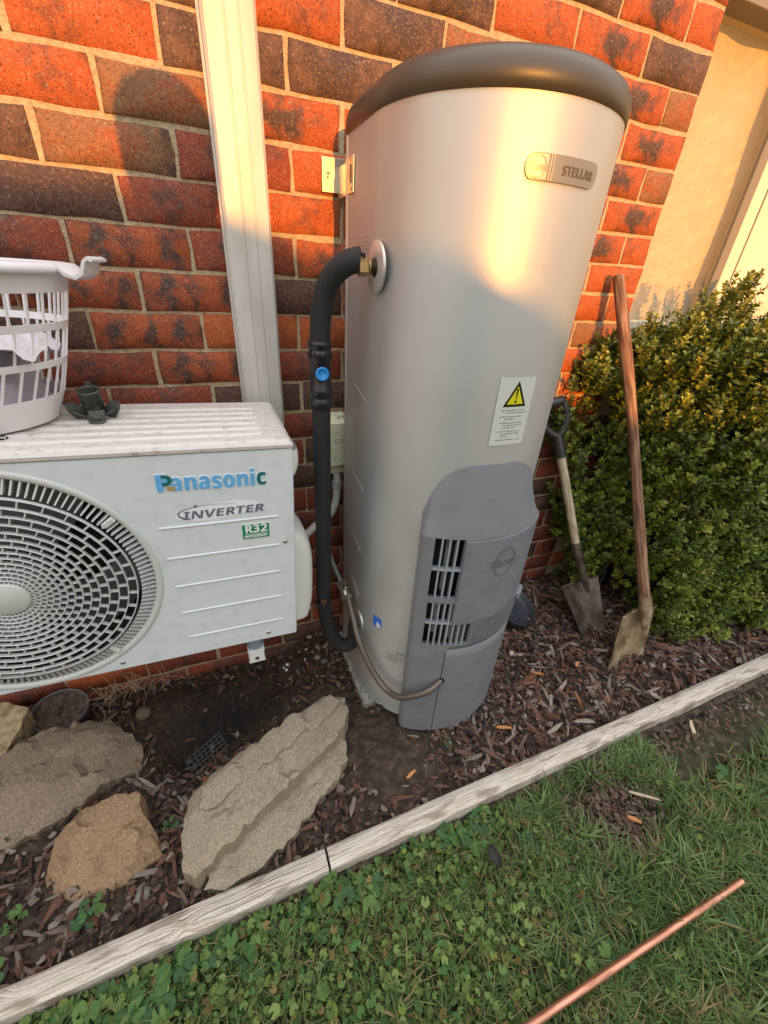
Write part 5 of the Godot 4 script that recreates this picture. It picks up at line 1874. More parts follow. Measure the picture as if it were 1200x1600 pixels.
# ------------------------------------------------------------------ rocks
func plate(b: MB, out: Array, h: Callable, low: float, sd: int, jag: float, under := 0.0, step := 0.013):
	# one slab of stone: jagged outline, faceted top given by h(x, z), broken sides down to low
	var r := RandomNumberGenerator.new()
	r.seed = sd
	var rim := []
	var n := out.size()
	for i in n:
		var p: Vector2 = out[i]
		var q: Vector2 = out[(i + 1) % n]
		var l := p.distance_to(q)
		var m := maxi(1, int(l / 0.016))
		var nr := (q - p).orthogonal() / maxf(l, 1e-6)
		for k in m:
			var t := float(k) / m
			rim.append(p.lerp(q, t) + nr * r.randf_range(-jag, jag) * (1.0 if k else 0.4))
	var poly := PackedVector2Array(rim)
	var lo := poly[0]
	var hi := poly[0]
	for p in poly:
		lo = lo.min(p)
		hi = hi.max(p)
	var pts := PackedVector2Array(rim)
	var y := lo.y
	while y < hi.y:
		var x := lo.x
		while x < hi.x:
			var p := Vector2(x + r.randf_range(-0.4, 0.4) * step, y + r.randf_range(-0.4, 0.4) * step)
			if Geometry2D.is_point_in_polygon(p, poly):
				var ok := true
				for e in rim:
					if p.distance_squared_to(e) < step * step * 0.3: ok = false
				if ok: pts.append(p)
			x += step
		y += step
	var hs := []
	for i in pts.size():
		hs.append(float(h.call(pts[i].x, pts[i].y)) - (r.randf_range(0.0, 0.006) if i < rim.size() else 0.0))
	var ix := Geometry2D.triangulate_delaunay(pts)
	b.sm = -1
	var tone := noise(sd + 200, 22.0, 1, FastNoiseLite.TYPE_CELLULAR)
	tone.cellular_return_type = FastNoiseLite.RETURN_CELL_VALUE
	var grain := noise(sd + 201, 60.0, 3)
	for i in range(0, ix.size(), 3):
		var c := (pts[ix[i]] + pts[ix[i + 1]] + pts[ix[i + 2]]) / 3.0
		if not Geometry2D.is_point_in_polygon(c, poly): continue
		var kk := 1.0 + 0.13 * tone.get_noise_2d(c.x, c.y) + 0.20 * grain.get_noise_2d(c.x, c.y)
		b.col = Color(kk, kk * 0.99, kk * 0.97)
		var A := Vector3(pts[ix[i]].x, hs[ix[i]], pts[ix[i]].y)
		var B := Vector3(pts[ix[i + 1]].x, hs[ix[i + 1]], pts[ix[i + 1]].y)
		var C := Vector3(pts[ix[i + 2]].x, hs[ix[i + 2]], pts[ix[i + 2]].y)
		b.to(A, B, C, Vector3(c.x, -9.0, c.y))
	var cen := Vector2.ZERO
	for p in poly: cen += p
	cen /= poly.size()
	var lay := []
	for k in 4:
		var row := PackedVector3Array()
		for i in rim.size():
			var p: Vector2 = rim[i]
			var f := k / 3.0
			var o2 := (p - cen).normalized() * (r.randf_range(-0.004, 0.005) - under * f if k else 0.0)
			row.append(Vector3(p.x + o2.x, lerpf(hs[i], low, f) + (r.randf_range(-0.004, 0.004) if k == 1 or k == 2 else 0.0), p.y + o2.y))
		lay.append(row)
	for k in 3:
		for i in rim.size():
			var i2 := (i + 1) % rim.size()
			var a: Vector3 = lay[k][i]
			var d: Vector3 = lay[k][i2]
			var e: Vector3 = lay[k + 1][i2]
			var g: Vector3 = lay[k + 1][i]
			var cc := Vector3(cen.x, a.y, cen.y)
			var k3 := r.randf_range(0.85, 1.08)
			b.col = Color(k3, k3 * 0.98, k3 * 0.95)
			b.to(a, d, e, cc)
			b.to(a, e, g, cc)

func facet_top(base: float, gx: float, gz: float, c: Vector2, sites: Array, cuts: Array) -> Callable:
	# height = tilted plane, broken by cuts [direction angle, distance, slope] and small flat flakes
	return func(x: float, z: float) -> float:
		var d := Vector2(x, z) - c
		var y := base + gx * d.x + gz * d.y
		for q in cuts:
			y -= maxf(0.0, q[2] * (d.dot(Vector2(cos(q[0]), sin(q[0]))) - q[1]))
		var near := 1e9
		var face := 0.0
		for q in sites:
			var df: Vector2 = d - q[0]
			var m: float = df.length_squared()
			if m < near:
				near = m
				face = df.dot(q[1]) + q[2]
		return y + face

func flakes(sd: int, n: int, spread: Vector2, tilt: float, lift: float) -> Array:
	var r := RandomNumberGenerator.new()
	r.seed = sd
	var a := []
	for k in n:
		a.append([Vector2(r.randf_range(-spread.x, spread.x), r.randf_range(-spread.y, spread.y)), Vector2(r.randf_range(-1, 1), r.randf_range(-1, 1)) * tilt, r.randf_range(-1, 1) * lift])
	return a

func put_rock(called: String, label: String, m: Material, b: MB, at: Vector3):
	var r := put(called, b.done(), m)
	r.position = at
	tag(r, label, "rock", "rocks in the garden bed")

func build_rocks():
	var brown := rough_mat(Color(0.15, 0.105, 0.072), Color(0.205, 0.15, 0.105), Color(0.275, 0.215, 0.155), 701, 0.13, 2.0, 0.08, 0.9)
	var orange := rough_mat(Color(0.19, 0.115, 0.065), Color(0.275, 0.175, 0.095), Color(0.34, 0.235, 0.14), 702, 0.12, 2.0, 0.08, 0.9)
	var sand := rough_mat(Color(0.215, 0.165, 0.12), Color(0.30, 0.24, 0.178), Color(0.345, 0.285, 0.22), 703, 0.13, 2.0, 0.07, 0.85)
	var tan_ := rough_mat(Color(0.24, 0.18, 0.10), Color(0.36, 0.27, 0.16), Color(0.46, 0.36, 0.23), 704, 0.016, 3.0, 0.12, 0.85)
	for m in [brown, orange, sand, tan_]: m.vertex_color_use_as_albedo = true
	var P := func(a: Array, c: Vector2) -> Array:
		var o := []
		for k in range(0, a.size(), 2): o.append(Vector2(a[k], a[k + 1]) - c)
		return o
	var b := MB.new()
	var c := Vector2(-0.29, 0.32)
	plate(b, P.call([-0.52, 0.46, -0.465, 0.25, -0.35, 0.190, -0.30, 0.196, -0.195, 0.205, -0.165, 0.235, -0.108, 0.285, -0.108, 0.350, -0.205, 0.408, -0.295, 0.450, -0.40, 0.475], c), facet_top(0.076, -0.06, -0.03, Vector2.ZERO, flakes(3, 22, Vector2(0.2, 0.15), 0.20, 0.005), [[1.75, 0.045, 0.42], [0.0, 0.10, 0.5], [0.9, 0.09, 0.35], [-2.4, 0.16, 0.3], [-1.4, 0.10, 0.35]]), -0.04, 31, 0.0075, 0.01)
	put_rock("flat_rock", "broad flat brown-grey rock nearest the wall under the fan", brown, b, Vector3(c.x, 0, c.y))
	b = MB.new()
	c = Vector2(-0.165, 0.555)
	plate(b, P.call([-0.283, 0.655, -0.290, 0.54, -0.262, 0.492, -0.205, 0.462, -0.090, 0.470, -0.060, 0.545, -0.033, 0.612, -0.095, 0.632, -0.165, 0.652, -0.212, 0.682], c), facet_top(0.080, 0.05, -0.13, Vector2.ZERO, flakes(5, 17, Vector2(0.13, 0.11), 0.22, 0.004), [[2.05, 0.0, 0.62], [1.1, 0.05, 0.45], [0.1, 0.085, 0.6], [3.3, 0.07, 0.5]]), -0.03, 32, 0.006, 0.0)
	put_rock("orange_rock", "orange-tan pointed rock in front of the broad flat one", orange, b, Vector3(c.x, 0, c.y))
	# long slab: an upper and a lower bed with thin flakes between joints
	b = MB.new()
	c = Vector2(0.27, 0.56)
	plate(b, P.call([0.462, 0.374, 0.500, 0.392, 0.498, 0.440, 0.470, 0.482, 0.405, 0.525, 0.335, 0.560, 0.240, 0.612, 0.135, 0.668, 0.052, 0.712, 0.024, 0.690, 0.018, 0.610, 0.030, 0.555, 0.045, 0.512, 0.105, 0.480, 0.205, 0.445, 0.295, 0.415, 0.385, 0.385, 0.435, 0.362], c), facet_top(0.102, -0.012, -0.04, Vector2.ZERO, flakes(7, 22, Vector2(0.24, 0.10), 0.11, 0.005), [[1.03, 0.045, 0.10], [-2.1, 0.085, 0.35], [3.0, 0.20, 0.25]]), -0.03, 33, 0.0075, 0.004)
	plate(b, P.call([0.440, 0.470, 0.468, 0.500, 0.458, 0.555, 0.415, 0.600, 0.345, 0.640, 0.290, 0.678, 0.225, 0.708, 0.160, 0.732, 0.105, 0.740, 0.060, 0.722, 0.10, 0.64, 0.25, 0.56, 0.36, 0.50], c), facet_top(0.050, 0.012, -0.05, Vector2(0.02, 0.08), flakes(8, 20, Vector2(0.22, 0.08), 0.12, 0.005), [[1.03, 0.05, 0.20]]), -0.03, 34, 0.0085, 0.012)
	plate(b, P.call([0.30, 0.425, 0.395, 0.392, 0.452, 0.380, 0.476, 0.410, 0.40, 0.455, 0.29, 0.500, 0.19, 0.54, 0.10, 0.585, 0.06, 0.575, 0.075, 0.53, 0.17, 0.475], c), facet_top(0.112, -0.012, -0.04, Vector2.ZERO, flakes(9, 16, Vector2(0.2, 0.08), 0.10, 0.004), []), 0.075, 35, 0.008)
	plate(b, P.call([0.37, 0.575, 0.44, 0.545, 0.43, 0.580, 0.36, 0.625, 0.28, 0.670, 0.215, 0.695, 0.19, 0.680, 0.27, 0.63], c), facet_top(0.051, 0.010, -0.05, Vector2(0.02, 0.08), flakes(10, 8, Vector2(0.2, 0.08), 0.05, 0.002), []), 0.03, 36, 0.007)
	put_rock("layered_slab", "long layered sandstone slab beside the bare soil", sand, b, Vector3(c.x, 0, c.y))
	b = MB.new()
	c = Vector2(-0.51, 0.17)
	plate(b, P.call([-0.62, 0.05, -0.47, 0.075, -0.410, 0.115, -0.44, 0.270, -0.50, 0.30, -0.64, 0.26], c), facet_top(0.095, 0.04, -0.10, Vector2.ZERO, flakes(11, 6, Vector2(0.1, 0.1), 0.05, 0.002), []), -0.05, 37, 0.002)
	put_rock("tan_block", "tan square-edged stone block at the wall end of the bed, cut by the picture edge", tan_, b, Vector3(c.x, 0, c.y))

# ------------------------------------------------------------------ small things on the ground
func build_small_things():
	# dirt-filled round rim
	var t := thing("buried_rim", "round rim full of soil sunk beside the wall, left of the dry grass", "pot rim", Vector3(-0.352, 0.042, 0.100))
	var b := MB.new()
	var tl := Basis(Vector3.RIGHT, 0.22) * Basis(Vector3.BACK, -0.08)
	b.lathe([Vector2(0.066, -0.03), Vector2(0.071, -0.03), Vector2(0.072, 0.004), Vector2(0.0695, 0.006), Vector2(0.066, 0.003), Vector2(0.066, -0.03)], 40, Transform3D(tl.scaled(Vector3(1.08, 1, 0.92)), Vector3.ZERO))
	put("rim", b.done(), mat(Color(0.10, 0.085, 0.09), 0.5), t)
	b = MB.new()
	var nz := noise(55, 30.0, 4)
	b.grid(36, 8, func(u, v): return tl * Vector3(0.071 * v * cos(u * TAU), -0.006 + 0.012 * nz.get_noise_2d(v * cos(u * TAU), v * sin(u * TAU)), -0.061 * v * sin(u * TAU)), true)
	put("soil_fill", b.done(), rough_mat(Color(0.055, 0.035, 0.024), Color(0.09, 0.06, 0.042), Color(0.13, 0.088, 0.062), 66, 0.02, 4.0, 0.5, 0.95), t)
	# wire grate in the hollow
	var g := thing("wire_grate", "dark wire grate half buried in the dug hollow", "grate", Vector3(0.060, -0.080, 0.325))
	var wire := mat(Color(0.075, 0.078, 0.073), 0.5, 0.3)
	for k in 6:
		b = MB.new()
		b.tube([Vector3(-0.06, 0, -0.03 + 0.013 * k), Vector3(0.065, 0.004, -0.035 + 0.013 * k)], 0.0016, 6)
		put("wire", b.done(), wire, g)
	for k in 9:
		b = MB.new()
		b.tube([Vector3(-0.058 + 0.0145 * k, 0.002, -0.036), Vector3(-0.060 + 0.0145 * k, 0.002, 0.038)], 0.0013, 6)
		put("wire", b.done(), wire, g)
	g.rotation = Vector3(0.25, 0.45, 0.12)
	# copper pipe on the lawn
	var cp := thing("copper_pipe", "straight bright copper pipe lying on the lawn", "copper pipe", Vector3(1.29, 0.042, 1.163))
	var cop := mat(Color(0.62, 0.31, 0.215), 0.42, 0.85)
	cop.albedo_texture = ntex(801, 0.015, [Color(0.62, 0.52, 0.50), Color(0.9, 0.88, 0.86), Color(1, 1, 1)], [0.15, 0.4, 0.7], 256, 5)
	cop.uv1_scale = Vector3(1, 3, 1)
	b = MB.new()
	var pe := Vector3(-0.95, -0.002, -0.008)
	b.tube([Vector3(0, 0, 0), pe * 0.33, pe * 0.66, pe], 0.0078, 18, false)
	b.tube([pe, pe * 0.5, Vector3(0, 0, 0)], 0.0066, 18, false)
	put("tube_wall", b.done(), cop, cp)
	# dark plastic dish leaning behind the heater
	var dish := mat(Color(0.040, 0.046, 0.058), 0.5)
	b = MB.new()
	b.lathe([Vector2(0.0, 0.0), Vector2(0.085, 0.002), Vector2(0.098, 0.010), Vector2(0.103, 0.032), Vector2(0.106, 0.034), Vector2(0.106, 0.030), Vector2(0.101, 0.004), Vector2(0.085, -0.006), Vector2(0.0, -0.008)], 40, Transform3D(Basis(Vector3.FORWARD, 0.25) * Basis(Vector3.RIGHT, 0.30), Vector3.ZERO))
	var dd := put("plastic_dish", b.done(), dish)
	dd.position = Vector3(1.315, 0.055, 0.175)
	tag(dd, "dark slate-grey plastic dish on the bark right of the heater", "dish")
	# bits of white foam by the wall
	var foam := mat(Color(0.78, 0.78, 0.76), 0.8)
	var spots := [Vector3(0.345, 0.02, 0.085), Vector3(0.352, 0.018, 0.100), Vector3(0.44, 0.02, 0.060), Vector3(0.425, 0.02, 0.105), Vector3(0.412, 0.02, 0.050), Vector3(0.36, 0.02, 0.078)]
	for i in spots.size():
		b = MB.new()
		b.lathe([Vector2(0, -0.004), Vector2(0.004, -0.002), Vector2(0.0045, 0.002), Vector2(0, 0.005)], 7, Transform3D(Basis(Vector3.RIGHT, i * 1.1), Vector3.ZERO), -1)
		var p := put("foam_crumb", b.done(), foam)
		p.position = Vector3(spots[i].x, bed_height(spots[i].x, spots[i].z) + 0.006, spots[i].z)
		p.scale = Vector3.ONE * (0.9 + 0.35 * (i % 3))
		tag(p, "white foam crumb on the dark soil below the black pipe", "foam crumb", "foam crumbs by the wall")
	# bright split chips lying on the bark
	var oc := mat(Color(0.46, 0.19, 0.065), 0.8)
	var lc := mat(Color(0.46, 0.36, 0.25), 0.8)
	var chips := [[0.975, 0.62, 0.052, 0.011, -0.5, 0, "orange splinter of bark nearest the timber, in front of the heater"], [1.22, 0.485, 0.045, 0.010, -0.75, 0, "orange splinter of bark between heater and shovels"], [1.40, 0.50, 0.026, 0.013, 0.5, 0, "short orange bark flake below the shovel blades"], [1.17, 0.965, 0.035, 0.012, -0.9, 0, "orange wood chip on the bare patch of lawn"], [1.25, 0.93, 0.085, 0.008, -0.7, 1, "long pale splinter on the bare patch of lawn"], [1.19, 0.37, 0.022, 0.018, 0.3, 1, "pale chip of wood on the bark behind the heater foot"], [0.06, 0.575, 0.05, 0.007, 1.2, 1, "narrow pale stick beside the layered slab"], [0.62, 0.655, 0.035, 0.010, 0.3, 0, "reddish bark splinter near the timber joint"], [1.60, 0.83, 0.05, 0.014, 0.9, 1, "pale wood chip on the soil beyond the timber"]]
	for q in chips:
		b = MB.new()
		b.prism([Vector2(-q[2] / 2, -q[3] * 0.3), Vector2(-q[2] * 0.2, -q[3] / 2), Vector2(q[2] / 2, -q[3] * 0.2), Vector2(q[2] * 0.42, q[3] * 0.3), Vector2(0, q[3] / 2), Vector2(-q[2] * 0.45, q[3] * 0.25)], 0.0, 0.004, Transform3D(Basis(Vector3.RIGHT, -PI / 2)))
		var p := put("wood_chip", b.done(), lc if q[5] else oc)
		p.position = Vector3(q[0], (bed_height(q[0], q[1]) + 0.022) if q[1] < 0.74 else 0.012, q[1])
		p.rotation = Vector3(0.12, q[4], 0.15)
		tag(p, q[6], "wood chip")
	# dry grass tuft by the wall
	var st := SurfaceTool.new()
	b = MB.new()
	for i in 70:
		var c := Vector3(-0.16 + rng.randf_range(-0.10, 0.14), 0.032, 0.075 + rng.randf_range(-0.03, 0.04))
		var a := rng.randf() * TAU
		var l := rng.randf_range(0.03, 0.08)
		var d := Vector3(cos(a), 0.15, sin(a)) * l
		b.tube([c, c + d * 0.5 + Vector3(0, rng.randf_range(0.004, 0.016), 0), c + d], [0.0009, 0.0008, 0.0004], 4, false)
	tag(put("dry_grass", b.done(), mat(Color(0.40, 0.32, 0.20), 0.9)), "straw coloured dry grass at the foot of the wall", "dry grass", "", "stuff")
	# pebbles in the bed
	for q in [[-0.075, 0.672, 0.016, "small grey pebble between orange rock and timber"], [0.49, 0.155, 0.013, "round grey pebble on dark soil left of the heater pad"], [-0.12, 0.165, 0.024, "brown clod of earth behind the flat rock"], [0.40, 0.145, 0.017, "dark grey pebble in the hollow below the pipe"]]:
		b = MB.new()
		var s: float = q[2]
		var pn := noise(int(s * 9000.0), 1.5, 2)
		b.grid(14, 9, func(u, v):
			var a: float = u * TAU
			var ph: float = (v - 0.5) * PI
			var dr := Vector3(cos(ph) * cos(a), sin(ph) * 0.65, -cos(ph) * sin(a))
			return dr * s * (1.0 + 0.25 * pn.get_noise_3dv(dr * 1.2)))
		var p := put("pebble", b.done(), mat(Color(0.17, 0.16, 0.145) if s < 0.02 else Color(0.13, 0.095, 0.06), 0.85))
		p.position = Vector3(q[0], bed_height(q[0], q[1]) + s * 0.4, q[1])
		tag(p, q[3], "pebble")
	# dead dark leaf on the lawn
	b = MB.new()
	b.grid(6, 6, func(u, v): return Vector3((u - 0.5) * 0.03 * sin(0.3 + v * 2.5), 0.004 + 0.012 * pow(absf(u - 0.5) * 2.0, 2.0), (v - 0.5) * 0.05))
	var dl := put("dead_leaf", b.done(), mat(Color(0.03, 0.027, 0.028), 0.7))
	dl.position = Vector3(0.735, 0.035, 0.905)
	tag(dl, "dark curled dead leaf lying among the clover", "dead leaf")

# ------------------------------------------------------------------ scatter helpers
func multi(called: String, mesh: Mesh, m: Material, xf: Array, cols: Array, label: String, cat: String, parent: Node = null) -> MultiMeshInstance3D:
	var mm := MultiMesh.new()
	mm.transform_format = MultiMesh.TRANSFORM_3D
	mm.use_colors = true
	mm.mesh = mesh
	mm.instance_count = xf.size()
	for i in xf.size():
		mm.set_instance_transform(i, xf[i])
		mm.set_instance_color(i, cols[i])
	var o := MultiMeshInstance3D.new()
	o.multimesh = mm
	o.material_override = m
	if parent == null:
		o.name = numbered(called)
		add_child(o, true)
		tag(o, label, cat, "", "stuff")
	else:
		o.name = called
		parent.add_child(o, true)
		o.set_meta("kind", "stuff")
	return o

func tinted(rough := 0.7) -> StandardMaterial3D:
	var m := StandardMaterial3D.new()
	m.albedo_color = Color.WHITE
	m.vertex_color_use_as_albedo = true
	m.roughness = rough
	return m

func rot_rand(tilt: float) -> Basis:
	return Basis(Vector3.UP, rng.randf() * TAU) * Basis(Vector3.RIGHT, rng.randf_range(-tilt, tilt)) * Basis(Vector3.BACK, rng.randf_range(-tilt, tilt))

func chip_mesh(sd: int) -> ArrayMesh:
	var r := RandomNumberGenerator.new()
	r.seed = sd
	var pts := []
	var n := r.randi_range(5, 7)
	for i in n:
		var a := TAU * i / n + r.randf_range(-0.3, 0.3)
		pts.append(Vector2(cos(a) * 0.5 * r.randf_range(0.7, 1.1), sin(a) * 0.28 * r.randf_range(0.6, 1.2)))
	var b := MB.new()
	var c := Vector3(0, 0.10 + r.randf_range(0, 0.06), 0)
	for i in n:
		var p: Vector2 = pts[i]
		var q: Vector2 = pts[(i + 1) % n]
		var a := Vector3(p.x, 0.05 + 0.04 * sin(p.x * 7.0 + sd), -p.y)
		var d := Vector3(q.x, 0.05 + 0.04 * sin(q.x * 7.0 + sd), -q.y)
		var a2 := Vector3(p.x * 0.92, -0.05, -p.y * 0.92)
		var d2 := Vector3(q.x * 0.92, -0.05, -q.y * 0.92)
		b.to(c, a, d, Vector3.ZERO)
		b.qo(a, d, d2, a2, Vector3.ZERO)
	return b.done()

func build_mulch():
	var m := tinted(0.82)
	m.heightmap_enabled = true
	m.heightmap_texture = ntex(905, 0.05, [], [], 256, 4)
	m.heightmap_scale = 0.3
	m.uv1_triplanar = true
	m.uv1_scale = Vector3.ONE * 1.5
	var pal := [Color(0.098, 0.044, 0.030), Color(0.145, 0.066, 0.045), Color(0.052, 0.030, 0.024), Color(0.175, 0.092, 0.066), Color(0.23, 0.155, 0.125), Color(0.040, 0.026, 0.023), Color(0.30, 0.24, 0.20), Color(0.155, 0.068, 0.044)]
	var sets := []
	var cols := []
	for k in 6:
		sets.append([])
		cols.append([])
	var placed := 0
	var tries := 0
	while placed < 23000 and tries < 90000:
		tries += 1
		var x := rng.randf_range(-1.7, 2.9)
		var z := rng.randf_range(0.01, 0.745)
		if x < -0.8 and rng.randf() < 0.45: continue
		var soil := exp(-pow((x - 0.585) / 0.125, 2.0) - pow((z - 0.56) / 0.15, 2.0)) * 1.5
		var pit := exp(-pow((x - 0.16) / 0.31, 4.0) - pow((z - 0.22) / 0.19, 4.0)) * 0.96
		if x < 0.0 and z < 0.22: pit += 0.35
		if x > 0.38 and x < 0.56 and z > 0.28 and z < 0.5: pit += 0.6
		if rng.randf() < soil + pit: continue
		if Vector2(x - HX, z - HZ).length() < 0.235: continue
		var big := rng.randf()
		var s := rng.randf_range(0.012, 0.031) if big < 0.86 else rng.randf_range(0.030, 0.054)
		if placed % 4 == 0: s = rng.randf_range(0.004, 0.010)
		if x > 0.8: s *= 1.2
		var wd := rng.randf_range(0.5, 1.35) if big < 0.86 else rng.randf_range(0.2, 0.4)
		if wd < 0.42: s *= 1.5
		var h := bed_height(x, z) + rng.randf_range(-0.002, 0.018)
		var bs := rot_rand(0.62).scaled_local(Vector3(s, s * 0.75, s * wd))
		var q := rng.randi() % 6
		sets[q].append(Transform3D(bs, Vector3(x, h, z)))
		var c: Color = pal[rng.randi() % pal.size()]
		var v := rng.randf_range(0.7, 1.35)
		if rng.randf() < 0.025: c = Color(0.30, 0.24, 0.19)
		if rng.randf() < 0.02: c = Color(0.26, 0.11, 0.045)
		cols[q].append(Color(c.r * v, c.g * v, c.b * v))
		placed += 1
	# strays on the bare patches beyond the timber
	for i in 1300:
		var x := 1.15 + 0.085 * rng.randfn()
		var z := 0.925 + 0.06 * rng.randfn()
		if rng.randf() < 0.45:
			x = rng.randf_range(1.15, 2.1)
			z = 0.80 + absf(rng.randfn()) * 0.05
		if z < 0.79: continue
		var s := rng.randf_range(0.008, 0.030)
		var q := rng.randi() % 6
		sets[q].append(Transform3D(rot_rand(0.4).scaled_local(Vector3(s, s * 0.6, s * rng.randf_range(0.4, 1.1))), Vector3(x, -0.006 + rng.randf() * 0.018, z)))
		var c: Color = pal[rng.randi() % pal.size()].lerp(Color(0.22, 0.14, 0.10), rng.randf() * 0.8)
		cols[q].append(c)
	for k in 6:
		multi("bark_mulch", chip_mesh(60 + k), m, sets[k], cols[k], "brown bark mulch chips covering the garden bed", "bark mulch")

# ------------------------------------------------------------------ hedge
func leaf_fan(b: MB, t: Transform3D, l: float, w: float):
	var P := func(x: float, y: float, z: float) -> Vector3: return t * Vector3(x, y, z)
	b.sm = -1
	var ms := [P.call(0, 0, 0), P.call(0, l * 0.02, l * 0.5), P.call(0, -l * 0.06, l)]
	var lf := [P.call(-w * 0.42, w * 0.22, l * 0.28), P.call(-w * 0.46, w * 0.2, l * 0.66)]
	var rt := [P.call(w * 0.42, w * 0.22, l * 0.28), P.call(w * 0.46, w * 0.2, l * 0.66)]
	b.tri(ms[0], rt[0], ms[1]); b.tri(rt[0], rt[1], ms[1]); b.tri(rt[1], ms[2], ms[1])
	b.tri(ms[0], ms[1], lf[0]); b.tri(lf[0], ms[1], lf[1]); b.tri(lf[1], ms[1], ms[2])

func sprig_mesh(sd: int, n: int, length: float) -> ArrayMesh:
	var r := RandomNumberGenerator.new()
	r.seed = sd
	var b := MB.new()
	b.col = Color(0.75, 0.7, 0.5)
	b.tube([Vector3.ZERO, Vector3(0.002, length * 0.5, 0.001), Vector3(0.001, length, 0)], [0.0011, 0.0009, 0.0005], 4, false)
	for i in n:
		var f := (i + 0.6) / n
		for s in 2:
			var an := i * PI / 2 + s * PI + r.randf_range(-0.35, 0.35)
			var lift := lerpf(0.25, 1.0, f) + r.randf_range(-0.25, 0.25)
			var bs := Basis(Vector3.UP, an) * Basis(Vector3.RIGHT, -lift) * Basis(Vector3.BACK, r.randf_range(-0.5, 0.5))
			var k := r.randf_range(0.8, 1.2)
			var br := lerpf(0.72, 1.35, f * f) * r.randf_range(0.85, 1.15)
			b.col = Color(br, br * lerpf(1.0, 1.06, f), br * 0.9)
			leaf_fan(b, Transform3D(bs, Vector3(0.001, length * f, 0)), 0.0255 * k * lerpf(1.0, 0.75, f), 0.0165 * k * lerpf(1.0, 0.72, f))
	return b.done()

func hedge_front(x: float) -> float:
	if x < 1.46: return 0.02
	if x < 1.62: return lerpf(0.10, 0.17, (x - 1.46) / 0.16)
	if x < 1.85: return lerpf(0.17, 0.47, (x - 1.62) / 0.23)
	return 0.47 + 0.06 * clamp((x - 1.85) / 0.3, 0.0, 1.0)

func hedge_top(x: float) -> float:
	if x < 1.52: return lerpf(0.86, 1.02, clamp((x - 1.42) / 0.10, 0.0, 1.0))
	if x < 1.75: return lerpf(1.02, 1.10, (x - 1.52) / 0.23)
	return 1.10 + 0.03 * clamp((x - 1.75) / 0.4, 0.0, 1.0)

